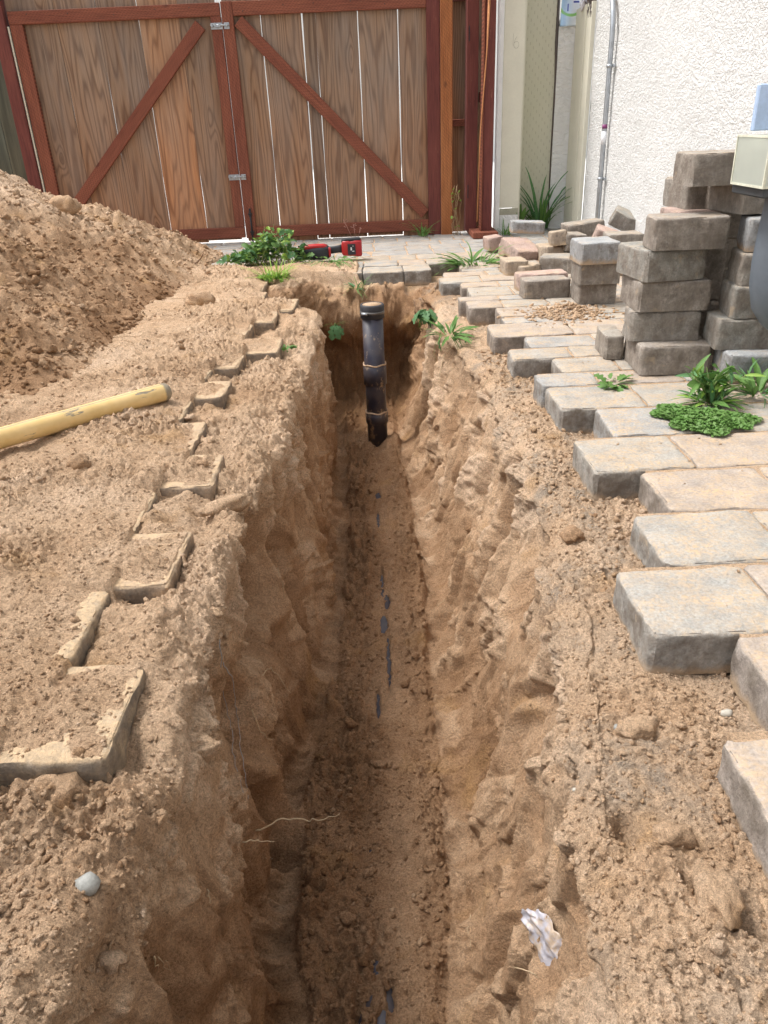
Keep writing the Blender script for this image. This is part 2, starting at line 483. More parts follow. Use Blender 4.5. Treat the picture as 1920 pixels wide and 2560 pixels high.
def build_sand():
    near = np.array([-2.5, -1.8, -1.2, -.7, -.35, -.1, .08, .2, .29])
    yy = [.34]
    while yy[-1] < 5.85: yy.append(yy[-1] + max(.0031, .0031 * yy[-1] * (1.0 if yy[-1] < 4.3 else .8)))
    Y = np.concatenate([near, yy]); nr = len(Y)
    xl = np.interp(Y, YL, XL); xr = np.interp(Y, YR, XR); fl = np.interp(Y, YF, FL); fr = np.interp(Y, YF, FR)
    xl = xl + .018 * fbm(Y * 5, Y * 0, 3, 3); xr = xr + .02 * fbm(Y * 5, Y * 0 + 7, 4, 3)
    fl = fl + .02 * fbm(Y * 3, Y * 0, 5, 3); fr = fr + .02 * fbm(Y * 3, Y * 0 + 3, 6, 3)
    dep = np.interp(Y, [-2.5, 4.74, 4.80, 4.87, 4.95, 5.04, 5.1, 6], [1, 1, .74, .42, .17, .05, .02, .0])
    zf = -.80 * dep - .07 * (1 - dep)
    # columns
    g = [.0]
    while g[-1] < 2.9: g.append(g[-1] + (.0048 if g[-1] < .42 else .0048 + (g[-1] - .42) * .03))
    g = np.array(g[::-1])           # distance left of the lip
    gr = [.0]
    while gr[-1] < .85: gr.append(gr[-1] + (.005 if gr[-1] < .3 else .02))
    gr = np.array(gr)
    rl, rr = .05, .032
    P = []
    X0 = (xl - rl)[:, None] - g[None, :-1]
    P.append(np.stack([X0, np.repeat(Y[:, None], X0.shape[1], 1), np.zeros_like(X0)], -1))
    def wall(xa, xb, zb, r, n_arc, n_w, sgn):
        # from the lip down to the floor; xa lip, xb foot
        W = []
        L = np.hypot(xb - xa, zb); ux = (xb - xa) / L; uz = zb / L
        rw = np.minimum(r * 1.6, L * .45)
        p0 = np.stack([xa - sgn * r, np.zeros_like(xa)], -1); p1 = np.stack([xa, np.zeros_like(xa)], -1)
        p2 = np.stack([xa + ux * rw, uz * rw], -1)
        for t in np.linspace(0, 1, n_arc, endpoint=False):
            W.append(p0 * (1 - t) ** 2 + 2 * t * (1 - t) * p1 + t * t * p2)
        rb = .045
        q0 = np.stack([xb - ux * rb, zb - uz * rb], -1); q1 = np.stack([xb, zb], -1); q2 = np.stack([xb + sgn * rb, zb], -1)
        for t in np.linspace(0, 1, n_w, endpoint=False):
            W.append(p2 * (1 - t) + q0 * t)
        for t in np.linspace(0, 1, 10, endpoint=False):
            W.append(q0 * (1 - t) ** 2 + 2 * t * (1 - t) * q1 + t * t * q2)
        return np.stack(W, 1)
    wl = wall(xl, fl, zf, rl, 18, 125, 1)
    wr = wall(xr, fr, zf, rr, 18, 135, -1)[:, ::-1]
    def lift(W): return np.stack([W[..., 0], np.repeat(Y[:, None], W.shape[1], 1), W[..., 1]], -1)
    P.append(lift(wl))
    nf = 82
    t = np.linspace(0, 1, nf)[None, :]
    xa = (fl + .045)[:, None]; xb = (fr - .045)[:, None]
    Xf = xa * (1 - t) + xb * t
    P.append(np.stack([Xf, np.repeat(Y[:, None], nf, 1), np.repeat(zf[:, None], nf, 1)], -1))
    P.append(lift(wr))
    X1 = (xr + rr)[:, None] + gr[None, :]
    P.append(np.stack([X1, np.repeat(Y[:, None], X1.shape[1], 1), np.zeros_like(X1)], -1))
    cuts = np.cumsum([p.shape[1] for p in P])
    P = np.concatenate(P, 1)
    nc = P.shape[1]
    reg = np.zeros(nc, int)
    reg[cuts[0]:cuts[1]] = 1; reg[cuts[1]:cuts[2]] = 2; reg[cuts[2]:cuts[3]] = 3; reg[cuts[3]:] = 4
    reg = np.repeat(reg[None], nr, 0)
    X, YY, Z = P[..., 0], P[..., 1], P[..., 2]
    # arc length coordinate measured from the middle of the floor
    ds = np.hypot(np.diff(X, axis=1), np.diff(Z, axis=1))
    S = np.concatenate([np.zeros((nr, 1)), np.cumsum(ds, 1)], 1)
    S = S - S[:, cuts[1] + nf // 2][:, None]
    # normals of the smooth base
    dx = np.gradient(X, axis=1); dz = np.gradient(Z, axis=1)
    L = np.hypot(dx, dz) + 1e-9
    nx, nz = -dz / L, dx / L
    iswall = ((reg == 1) | (reg == 3)).astype(float)
    # soften the mask down the columns
    k = np.ones(13) / 13
    wm = np.apply_along_axis(lambda r_: np.convolve(r_, k, 'same'), 1, iswall[:1])[0]
    wm = np.repeat(wm[None], nr, 0) * sst(.02, .12, -Z / 1.0 + 0 * Z)
    wm = np.clip(wm, 0, 1) * np.repeat(sst(.0, .5, dep)[:, None], nc, 1)
    D = np.zeros_like(X)
    left = (reg == 1); right = (reg == 3)
    # spade cuts: hollow scoops meeting in ridges
    wx = YY + .05 * fbm(YY * 4, S * 3, 21, 2)
    f1, f2, cid = wor(wx / .17 + 3.1, S / .42 + .3 * fbm(YY * 3, S * 2, 8, 2), 31)
    sc1 = -(.050 + .03 * (cid - .5)) * (1 - np.clip(f1, 0, 1) ** 2) + .022
    f1b, f2b, cidb = wor(wx / .075 + 9, S / .21, 37)
    sc2 = -.018 * (1 - np.clip(f1b, 0, 1) ** 2) * (cidb > .35)
    g1, g2, gid = wor(wx / .10 + 5, S / .26 + .4 * fbm(YY * 6, S * 3, 33, 2), 34)
    plate = (gid - .5) * .030 * sst(0, .10, g2 - g1)
    g1, g2, gid2 = wor(wx / .045 + 2, S / .10 + .4 * fbm(YY * 9, S * 6, 35, 2), 36)
    plate = plate + (gid2 - .5) * .012 * sst(0, .12, g2 - g1) * .5 * sst(-.1, .3, fbm(YY * 3, S * 3, 38, 2))
    dg = (YY + np.where(right, .55, -.40) * S) * 7.5 + 1.2 * fbm(YY * 2.5, S * 2.5, 131, 2)
    diag = .020 * (.5 - np.abs(pn(dg, S * 1.3 + 4, 132)) * 1.6) * sst(-.3, .3, fbm(YY * 2, S * 2, 133, 2))
    D += wm * (sc1 * np.where(left, 1.25, 1.2) + sc2 * 1.0 + plate * 1.1 + diag)
    D += wm * (.016 * fbm(YY * 7, S * 2.2, 41, 3) + .0022 * pn(YY * 22, S * 1.5, 43) + .003 * fbm(YY * 25, S * 18, 48, 3))
    # crumbly patches on the walls
    cm = sst(.12, .34, fbm(YY * 4, S * 4, 51, 3))
    D += wm * (.04 + .75 * cm) * (.016 * clods(YY, S, .045, 53) + .011 * clods(YY, S, .024, 54) + .004 * fbm(YY * 50, S * 50, 55, 2))
    D += (left | right) * sst(.0, .03, -Z) * (1 - sst(.10, .2, -Z)) * np.clip(dep, 0, 1)[:, None] * (.018 * clods(YY, S, .055, 57) + .012 * clods(YY, S, .026, 58)) * sst(-.2, .3, fbm(YY * 5, S * 2, 59, 2))
    # hollows seen in the walls (Y, Z, ry, rz, depth)
    for (y, z, ry, rz, d) in [(1.80, -.25, .21, .20, .26), (2.14, -.36, .08, .24, .16), (1.45, -.40, .09, .15, .10), (1.93, -.56, .10, .09, .05), (1.36, -.66, .06, .2, .07), (1.13, -.62, .05, .22, .05),
                              (.86, -.50, .035, .06, .05), (2.45, -.25, .07, .2, .05), (2.8, -.4, .06, .25, .04), (4.52, -.28, .12, .2, .12), (3.1, -.45, .08, .3, .045), (1.5, -.45, .06, .12, .05), (.72, -.35, .05, .1, .03)]:
        r2 = ((YY - y) / ry) ** 2 + (np.where(Z > z, (Z - z) * 1.25, Z - z) / rz) ** 2
        D -= left * d * np.exp(-r2 ** 2)
    for (y, z, ry, rz, d) in [(1.72, -.24, .07, .16, .06), (1.32, -.20, .05, .16, .055), (2.1, -.3, .07, .2, .045), (2.6, -.3, .06, .25, .05), (3.3, -.35, .09, .3, .05), (1.55, -.55, .06, .16, .04), (.95, -.4, .05, .3, .03), (4.0, -.4, .1, .3, .05)]:
        r2 = ((YY - y) / ry) ** 2 + (np.where(Z > z, (Z - z) * 1.25, Z - z) / rz) ** 2
        D -= right * d * np.exp(-r2 ** 2)
    for (y, z, ry, rz, d) in [(1.75, -.36, .07, .05, .03), (1.3, -.1, .05, .1, .03), (2.3, -.5, .1, .12, .03), (1.05, -.25, .09, .2, .03)]:
        r2 = ((YY - y) / ry) ** 2 + ((Z - z) / rz) ** 2
        D += right * d * np.exp(-r2)
    # floor
    fm = (reg == 2).astype(float)
    kk = np.ones(33) / 33
    fs = np.repeat(np.clip(np.convolve(fm[0], kk, 'same') * 1.6, 0, 1)[None], nr, 0)
    smooth_path = np.exp(-((X - .01) / .07) ** 2)
    ff = .016 * fbm(X * 9, YY * 5, 61, 3) + (1 - smooth_path * .85) * sst(-.5, .3, fbm(X * 6, YY * 4, 69, 2)) * (.036 * clods(X, YY, .05, 63) + .024 * clods(X, YY, .024, 64) + .012 * clods(X, YY, .012, 66)) + .012 * fbm(X * 20, YY * 14, 67, 3) * (1 - .6 * smooth_path) + .003 * fbm(X * 70, YY * 70, 65, 2)
    ff += .020 * sst(.10, .20, np.abs(X + .03)) + .017 * smooth_path
    ff += .11 * np.exp(-((X - .11) / .085) ** 2 - ((YY - 4.03) / .13) ** 2) * np.repeat(dep[:, None], nc, 1)      # sand banked up beside the riser
    gp_ = np.exp(-((X + .02) / .05) ** 4); ff = ff * (1 - gp_) + np.maximum(ff, .013) * gp_
    strips = [(-.026, 3.43, .016, .05), (-.029, 3.17, .006, .07), (-.019, 2.63, .006, .10), (-.002, 2.48, .012, .05), (-.017, 2.33, .015, .05), (-.005, 2.10, .007, .17), (-.045, 1.90, .009, .06),
              (-.069, 1.055, .018, .026), (-.031, .985, .012, .03), (-.099, .950, .012, .045), (-.050, .92, .012, .05)]
    for (x, y, a, b) in strips:
        ff -= .024 * np.exp(-(((X - x - .006 * pn(YY * 40, X * 0, 68)) / (a * .8)) ** 2 + ((YY - y) / b) ** 2) ** 2)
    D += fs * ff
    # ground on both sides
    gm = ((reg == 0) | (reg == 4)).astype(float) + iswall * (1 - sst(0, .10, -Z))
    gm = np.clip(gm, 0, 1)
    comp = .30 + .70 * sst(-.25, .15, fbm(X * 2.2, YY * 2.2, 71, 3))            # where the crumbs are
    comp = comp * (1 - .7 * (X < 0) * (1 - sst(.66, .80, YY)))
    cr = 1.25 * comp * (.010 * clods(X, YY, .032, 73) + .010 * clods(X, YY, .016, 74) + .008 * clods(X, YY, .010, 78) + .007 * fbm(X * 75, YY * 75, 75, 2)) \
        + .0035 * clods(X, YY, .012, 76) + .004 * fbm(X * 18, YY * 18, 77, 3)
    cr *= np.where(X > 0, .62, 1.0)
    # a crumbled hole and an open crack in the near right shelf
    cr = cr - .055 * np.exp(-(((X - .335) / .022) ** 2 + ((YY - .79) / .03) ** 2) ** 2) + .018 * np.exp(-(((X - .365) / .03) ** 2 + ((YY - .73) / .05) ** 2))
    for (ax_, ay_, bx_, by_) in [(.385, .70, .415, .66), (.415, .66, .455, .625), (.455, .625, .52, .58), (.30, 1.36, .37, 1.30), (.40, 1.50, .47, 1.42), (.37, 1.62, .44, 1.58)]:
        tt = np.clip(((X - ax_) * (bx_ - ax_) + (YY - ay_) * (by_ - ay_)) / ((bx_ - ax_) ** 2 + (by_ - ay_) ** 2), 0, 1)
        dd_ = np.hypot(X - ax_ - tt * (bx_ - ax_) + .004 * pn(X * 90, YY * 90, 87), YY - ay_ - tt * (by_ - ay_))
        cr = cr - .03 * np.exp(-(dd_ / .006) ** 2)
    # cracks on the right shelf
    fx1, fx2, _ = wor(X / .09 + .5 * fbm(X * 9, YY * 9, 81, 2), YY / .13, 82)
    crack = np.clip(1 - (fx2 - fx1) / .05, 0, 1) * sst(.1, .3, fbm(X * 3, YY * 3, 83, 2)) * (X > 0)
    cr = cr - .012 * crack
    NX, NZ = nx, nz
    D += (sst(4.6, 4.75, YY) * (1 - sst(5.0, 5.08, YY)) * ((reg >= 1) & (reg <= 3))) * (.03 * fbm(X * 8, Z * 8, 107, 3) + .016 * clods(X, Z * 1.0 + YY, .05, 108) + .008 * clods(X, Z + YY, .02, 109))
    X = X + NX * D
    Z = Z + NZ * D + gm * cr
    # shelf level: low beside the pavers, high where sand lies over them
    inside = np.full(X.shape, -1.0)
    for i, (y0, y1, xe) in enumerate(LROWS):
        pe = LROWS[i - 1][2] if i else -9; ne = LROWS[i + 1][2] if i + 1 < len(LROWS) else -9
        inr = (YY >= y0 - .003) & (YY < y1 + .003)
        dd = xe - X
        dd = np.where(X > pe, np.minimum(dd, YY - y0), dd)
        dd = np.where(X > ne, np.minimum(dd, y1 - YY), dd)
        inside = np.where(inr, np.maximum(inside, dd), inside)
    leftg = (P[..., 0] < -.2) & (reg <= 1)
    lo = -.042 + .036 * fbm(X * 6, YY * 6, 91, 3)
    lo = np.minimum(lo + .035 * np.exp(-((YY - 1.27) / .12) ** 2 - ((X + .47) / .08) ** 2) + .05 * np.exp(-((YY - 1.52) / .11) ** 2 - ((X + .38) / .09) ** 2), -.004)
    hi = -.0025 + .004 * fbm(X * 9, YY * 9, 94, 2) + (.010 + .008 * fbm(X * 4, YY * 4, 93, 2)) * sst(.015, .10, inside) + .012 * sst(0, .3, inside)
    rim = .008 + .004 * fbm(X * 20, YY * 20, 96, 2)
    lvl = np.where(leftg, lo + (hi - lo) * sst(rim - .004, rim + .003, inside), 0)
    fade = np.clip(1 - sst(0, .16, -P[..., 2]), 0, 1)
    # right shelf
    rsh = -.088 + .012 * fbm(X * 4, YY * 4, 95, 3)
    rg = (P[..., 0] > .2) & (reg >= 3)
    lvl = np.where(rg, rsh, lvl)
    # beyond the far end of the trench
    back = sst(5.085, 5.10, YY)
    cover = .016 + .016 * fbm(X * 4, YY * 4, 97, 3) - .06 * sst(5.42, 5.62, YY + .06 * fbm(X * 5, YY * 5, 98, 2)) + .035 * np.exp(-((X + .52) / .10) ** 2 - ((YY - 5.22) / .09) ** 2)
    under = np.full(X.shape, -.098)
    bl = cover + (under - cover) * sst(-.11, -.07, X)
    bl = np.where(X > .36, np.where(YY > 5.34, -.098, -.085), bl)
    zb = np.where(fm > 0, bl, bl)
    lvl = np.where(leftg & (YY > 4.95), lvl + (np.maximum(lvl, cover) - lvl) * sst(4.95, 5.1, YY), lvl)
    crm = np.where(leftg & (inside > 0), .10 + .90 * sst(.012, .08, inside), 1.0)
    Zn = Z + lvl * fade - gm * cr * (1 - crm)
    Zn = Zn * (1 - back) + (zb + gm * cr * (X < -.1)) * back
    # nothing may poke up through the laid pavers
    cov = (X > .72) | ((YY > 5.12) & (X > -.08))
    Zn = np.where(cov, np.minimum(Zn, -.075), Zn)
    Yq = YY + .26 * sst(.22, .55, -Zn) * sst(4.5, 4.78, YY) * (1 - sst(4.98, 5.08, YY)) + .03 * fbm(X * 9, Zn * 9, 137, 3) * sst(4.6, 4.8, YY) * (1 - sst(4.98, 5.08, YY))
    Q = np.stack([X, Yq, Zn], -1)
    # dampness and topsoil of the sand itself, plus shade painted at the far end
    damp_shade = .22 + .16 * fbm(X * 2, YY * 2, 101, 3)
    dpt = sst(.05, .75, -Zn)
    damp_shade = np.where(leftg | (reg == 1), damp_shade + .04 + .42 * dpt, damp_shade + .0 + .36 * dpt)
    damp_shade = damp_shade + wm * (-.25 * cm + .12 * sst(-.3, .5, fbm(YY * 9, S * 2, 103, 3)))
    damp_shade = np.where((fm > 0) & (dep[:, None] > .97), .78 - .16 * smooth_path, damp_shade)
    damp_shade = damp_shade + .42 * sst(4.3, 4.75, YY) * (1 - sst(5.0, 5.1, YY)) * (Zn < -.03)  # shade of the deep trench end, painted into the sand colour
    damp_shade = np.clip(damp_shade, 0, 1)
    grey = np.where(P[..., 0] > .2, .8 * np.exp(-((Zn + .08) / .10) ** 2), .2 * np.exp(-((Zn + .06) / .08) ** 2)) * np.clip(.5 + fbm(X * 5, YY * 5, 105, 3), 0, 1)
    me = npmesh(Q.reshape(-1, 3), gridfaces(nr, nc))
    attr(me, 'damp_shade', damp_shade); attr(me, 'grey', grey)
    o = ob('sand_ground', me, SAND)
    tag(o, kind='structure')
    return Q, damp_shade, reg, wm

SQ, SDAMP_SHADE, SREG, SWM = build_sand()

def _proj():
    p = SQ.reshape(-1, 3) - np.array([0, 0, EYE])
    r_ = cam.matrix_world.to_3x3()
    c = p @ np.array(r_)
    d = -c[:, 2]; d = np.where(d < .05, 1e9, d)
    return c[:, 0] / d * 1923 + 960, 1280 - c[:, 1] / d * 1923, d
_PX, _PY, _PD = _proj()
def hit(px, py, off=.003, nrm=False):
    """point of the sand surface seen at a place of the photograph"""
    rr_ = 6
    while True:
        k = np.where((np.abs(_PX - px) < rr_) & (np.abs(_PY - py) < rr_))[0]
        if len(k): break
        rr_ *= 1.6
    i = k[np.argmin(_PD[k])]
    k = k[_PD[k] < _PD[i] + .03]
    i = k[np.argmin(np.hypot(_PX[k] - px, _PY[k] - py))]
    nc = SQ.shape[1]; r, c = i // nc, i % nc
    r = min(max(r, 5), SQ.shape[0] - 6); c0, c1 = max(c - 6, 0), min(c + 6, nc - 1)
    e1 = Vector(SQ[r, c1] - SQ[r, c0]); e2 = Vector(SQ[r + 5, c] - SQ[r - 5, c]).normalized()
    e1 = (e1 - e2 * e1.dot(e2)).normalized(); n_ = e1.cross(e2).normalized()
    p_ = Vector(SQ[r, c]) + n_ * off
    if not nrm: return p_
    M = Matrix((e1, e2, n_)).transposed().to_4x4(); M.translation = p_
    return M

def sand_z(x, y, maxr=.03):
    r = np.searchsorted(SQ[:, 0, 1], y)
    r = min(max(r, 0), SQ.shape[0] - 1)
    row = SQ[r]
    k = np.argsort(np.abs(row[:, 0] - x))[:4]
    return float(row[k, 2].max())

# ------------------------------------------------------------------ heap of dug sand
def build_pile():
    xs = [-1.02]
    while xs[-1] > -4.2: xs.append(xs[-1] - (.011 if xs[-1] > -2.3 else .04))
    ys = [2.5]
    while ys[-1] < 6.55: ys.append(ys[-1] + .0035 * ys[-1])
    X, Y = np.meshgrid(np.array(xs[::-1]), np.array(ys))
    foot = -1.13 + .09 * fbm(Y * 1.6, Y * 0, 121, 3) - .05 * np.exp(-((Y - 4.2) / .3) ** 2)
    a = foot - X; b = Y - 2.66 - .08 * fbm(X * 2, X * 0, 122, 2); c = 6.35 - Y; d = X + 4.15
    k = .12
    dist = -k * np.log(np.exp(-a / k) + np.exp(-b / k) + np.exp(-c / k) + np.exp(-d / k))
    h = .60 * dist
    h = np.where(h > .8, .8 + (h - .8) * .25, h)
    up = sst(-.02, .15, h)
    h = h + up * (.05 * fbm(X * 2.2, Y * 2.2, 123, 3) + .02 * fbm(X * 7, Y * 7, 124, 3)) + .04 * np.exp(-((X + 1.50) / .16) ** 2 - ((Y - 5.0) / .3) ** 2)
    comp = .35 + .65 * sst(-.2, .2, fbm(X * 2.5, Y * 2.5, 125, 2))
    h = h + up * (.022 * clods(X, Y, .075, 126) * comp + .020 * clods(X, Y, .036, 127) * comp + .014 * clods(X, Y, .02, 128) + .010 * fbm(X * 30, Y * 30, 129, 3))
    h = np.where(dist < .0, -.03 + dist * .3, h) 
    Q = np.stack([X, Y, h], -1)
    me = npmesh(Q.reshape(-1, 3), gridfaces(*X.shape))
    damp_shade = np.clip(.60 - .26 * sst(.25, .6, h) + .22 * fbm(X * 3, Y * 3, 130, 3) - .25 * sst(4.2, 5.2, Y), 0, 1)
    attr(me, 'damp_shade', damp_shade); attr(me, 'grey', np.zeros_like(damp_shade))
    o = ob('sand_pile', me, SAND)
    tag(o, 'tall sloping heap of dug brown sand in front of the left gate leaf', 'sand pile')
    return Q, damp_shade
PQ, PDAMP = build_pile()

# ------------------------------------------------------------------ crumbs
def ico(sub):
    import bmesh
    bm = bmesh.new(); bmesh.ops.create_icosphere(bm, subdivisions=sub, radius=1)
    v = np.array([x.co[:] for x in bm.verts]); f = np.array([[a.index for a in q.verts] for q in bm.faces]); bm.free()
    return v, f
ICO1, ICO2, ICO3 = ico(1), ico(2), ico(3)

OCT = (np.array([(1, 0, 0), (-1, 0, 0), (0, 1, 0), (0, -1, 0), (0, 0, 1), (0, 0, -1.)]), np.array([(0, 2, 4), (2, 1, 4), (1, 3, 4), (3, 0, 4), (2, 0, 5), (1, 2, 5), (3, 1, 5), (0, 3, 5)]))
def rocks(pos, rad, damp_shade, sub=1, seed=0, flat=.75):
    rg = np.random.default_rng(seed)
    bv, bf = (ICO1, ICO2, ICO3)[sub - 1] if sub else OCT
    n = len(pos)
    V = bv[None] * (1 + rg.uniform(-.42, .42, (n, len(bv), 1)))
    ang = rg.uniform(0, 6.28, n); ca, sa = np.cos(ang)[:, None], np.sin(ang)[:, None]
    st = rg.uniform(.7, 1.4, (n, 1))
    x, y, z = V[..., 0] * st, V[..., 1] / st, V[..., 2] * flat
    tilt = rg.uniform(-.8, .8, (n, 1)); ct, s_t = np.cos(tilt), np.sin(tilt)
    y, z = y * ct - z * s_t, y * s_t + z * ct
    x, y = x * ca - y * sa, x * sa + y * ca
    V = np.stack([x, y, z], -1) * rad[:, None, None] + pos[:, None, :]
    F = bf[None] + (np.arange(n) * len(bv))[:, None, None]
    return V.reshape(-1, 3), F.reshape(-1, 3), np.repeat(damp_shade, len(bv))

def scatter():
    rg = np.random.default_rng(5)
    def pick(Q, Dm, prob, n):
        p = prob.ravel().astype(float); p /= p.sum()
        i = rg.choice(len(p), n, p=p)
        return Q.reshape(-1, 3)[i], Dm.ravel()[i]
    X, Y, Z = SQ[..., 0], SQ[..., 1], SQ[..., 2]
    dxx = np.abs(np.gradient(X, axis=1)) + .0005; dyy = np.abs(np.gradient(Y, axis=0))
    area = dxx * dyy
    top = (Z > -.16) & (Y > .35) & (Y < 5.5)
    comp = sst(-.1, .35, fbm(X * 2.2, Y * 2.2, 71, 3))
    groups = []
    lf = area * top * (X < -.2) * (X > -1.7) * (comp + .08) / (Y + .6)
    groups.append((*pick(SQ, SDAMP_SHADE, lf, 7500), .0022, .0070, 1))
    groups.append((*pick(SQ, SDAMP_SHADE, lf, 160), .008, .015, 2))
    rt = area * top * (X > .2) * (X < .75) * (comp + .15) / (Y + .6)
    groups.append((*pick(SQ, SDAMP_SHADE, rt, 2000), .002, .006, 1))
    groups.append((*pick(SQ, SDAMP_SHADE, rt, 50), .007, .013, 2))
    flo = area * (SREG == 2) * (Y > .8) * (1.15 - np.exp(-((X - .01) / .07) ** 2)) / (Y + .6)
    groups.append((*pick(SQ, SDAMP_SHADE, flo, 1900), .0025, .009, 1))
    groups.append((*pick(SQ, SDAMP_SHADE, flo, 60), .008, .016, 2))
    wl = area * (SWM > .6) * (Y > .5) * (Y < 4.6)
    groups.append((*pick(SQ, SDAMP_SHADE, wl, 600), .002, .006, 1))
    px, py, pz = PQ[..., 0], PQ[..., 1], PQ[..., 2]
    pp = np.ones_like(px) * (pz > -.01) * (px > -2.6)
    groups.append((*pick(PQ, PDAMP, pp, 5000), .005, .013, 1))
    groups.append((*pick(PQ, PDAMP, pp, 260), .012, .025, 2))
    yp = np.maximum(Y, .3) + .4
    fine = area * (SREG == 2) * (Y > .8) / yp ** 1.5 * .7 + area * top * (np.abs(X) > .2) * (X < .8) * (X > -1.3) * (Y < 3.2) / yp ** 1.5
    groups.append((*pick(SQ, SDAMP_SHADE, fine, 30000), .0012, .0050, 0))
    edge = area * top * (X > .45) * (X < .75) * (Y < 3.4) * (Z < -.06)
    groups.append((*pick(SQ, SDAMP_SHADE, edge, 2500), .002, .009, 1))
    Vs = []; Fs = []; Ds = []; off = 0
    for k, (p, d, a, b, sub) in enumerate(groups):
        r = a + (b - a) * rg.random(len(p)) ** 2.2
        p = p.copy(); p[:, 2] += r * .25
        V, F, dd = rocks(p, r, np.clip(d + rg.normal(0, .12, len(d)), 0, 1), sub, 50 + k)
        Vs.append(V); Fs.append(F + off); Ds.append(dd); off += len(V)
    me = npmesh(np.concatenate(Vs), np.concatenate(Fs), True)
    D = np.concatenate(Ds)
    attr(me, 'damp_shade', D); attr(me, 'grey', np.zeros_like(D))
    tag(ob('sand_crumbs', me, SAND), 'loose crumbs of sand scattered over the ground, the heap and the trench floor', 'sand crumbs', kind='stuff')
scatter()

def clod_mesh(r, seed, sx=1, sy=1, sz=.75, sub=3, amp=.2, damp_shade=.3):
    bv, bf = (ICO1, ICO2, ICO3)[sub - 1]
    from mathutils import noise
    V = []
    for v in bv:
        q = Vector(v)
        k = 1 + amp * noise.fractal(q * 1.6 + Vector((seed, 0, 0)), 1, 2, 4) * 1.5
        V.append((v[0] * sx * k * r, v[1] * sy * k * r, v[2] * sz * k * r))
    me = npmesh(np.array(V), bf)
    attr(me, 'damp_shade', np.full(len(V), damp_shade)); attr(me, 'grey', np.zeros(len(V)))
    return me

# ------------------------------------------------------------------ pavers
def block_mesh(w_, d, h, seed, step=.02, rough=.0035, cham=.006, zone=.011):
    """tumbled concrete block: base centre at the origin, rounded and chipped along its top edges"""
    rg = random.Random(seed)
    nx, ny, nz = max(4, int(w_ / step)), max(4, int(d / step)), max(3, int(h / step))
    def ax(n, L):
        e = min(.0035, L * .1); e2 = e * 2.6
        t = [-L / 2, -L / 2 + e, -L / 2 + e2] + [(-L / 2 + e2) + (L - 2 * e2) * i / n for i in range(1, n)] + [L / 2 - e2, L / 2 - e, L / 2]
        return np.array(t)
    xs, ys, zs = ax(nx, w_), ax(ny, d), ax(nz, h)
    idx = {}; V = []; F = []
    def vid(i, j, k):
        if (i, j, k) not in idx:
            idx[(i, j, k)] = len(V); V.append((xs[i], ys[j], zs[k]))
        return idx[(i, j, k)]
    A, B, Cn = len(xs) - 1, len(ys) - 1, len(zs) - 1
    for i in range(A):
        for j in range(B):
            F.append((vid(i, j, Cn), vid(i + 1, j, Cn), vid(i + 1, j + 1, Cn), vid(i, j + 1, Cn)))
            F.append((vid(i, j, 0), vid(i, j + 1, 0), vid(i + 1, j + 1, 0), vid(i + 1, j, 0)))
    for i in range(A):
        for k in range(Cn):
            F.append((vid(i, 0, k), vid(i + 1, 0, k), vid(i + 1, 0, k + 1), vid(i, 0, k + 1)))
            F.append((vid(i, B, k), vid(i, B, k + 1), vid(i + 1, B, k + 1), vid(i + 1, B, k)))
    for j in range(B):
        for k in range(Cn):
            F.append((vid(0, j, k), vid(0, j, k + 1), vid(0, j + 1, k + 1), vid(0, j + 1, k)))
            F.append((vid(A, j, k), vid(A, j + 1, k), vid(A, j + 1, k + 1), vid(A, j, k + 1)))
    V = np.array(V)
    x, y, z = V.T.copy()
    s = seed * 3.7
    # plan outline slightly out of true
    fx = x / w_; fy = y / d
    x2 = x + .010 * fy * (rg.random() - .5) + .012 * fx * fy * (rg.random() - .5)
    y2 = y + .010 * fx * (rg.random() - .5) + .012 * fx * fy * (rg.random() - .5)
    # chamfer round the top, of uneven width
    top = np.clip((z - (h / 2 - zone)) / zone, 0, 1) ** 2
    ex = np.clip(1 - (w_ / 2 - np.abs(x)) / zone, 0, 1); ey = np.clip(1 - (d / 2 - np.abs(y)) / zone, 0, 1)
    edge = np.maximum(ex, ey) 
    cw = zone * (.26 + .40 * (pn(x * 22 + s, y * 22 + s, seed) * .9 + .4).clip(0, 1))
    x2 -= np.sign(x) * ex ** 2 * top * cw; y2 -= np.sign(y) * ey ** 2 * top * cw
    z2 = z - edge ** 1.5 * top * cw * .55
    # rounded upright corners and bottom arris
    cr = np.minimum(ex, ey); x2 -= np.sign(x) * cr * .005; y2 -= np.sign(y) * cr * .005
    # rough flanks
    fl = 1 - top
    n1 = pn(x * 26 + s, z * 18 + y * 26, seed + 1) + .6 * pn(x * 60 + y * 60 + s, z * 30, seed + 2)
    x2 += np.where(np.abs(x) > w_ / 2 - .001, n1 * rough * np.sign(x), 0)
    y2 += np.where(np.abs(y) > d / 2 - .001, n1 * rough * np.sign(y), 0)
    z2 += np.where(z > h / 2 - .001, .0022 * pn(x * 9 + s, y * 9, seed + 3) + .001 * pn(x * 40, y * 40 + s, seed + 4), 0)
    me = npmesh(np.stack([x2, y2, z2 + h / 2], -1), np.array(F))
    me.set_sharp_from_angle(angle=R(38))
    return me

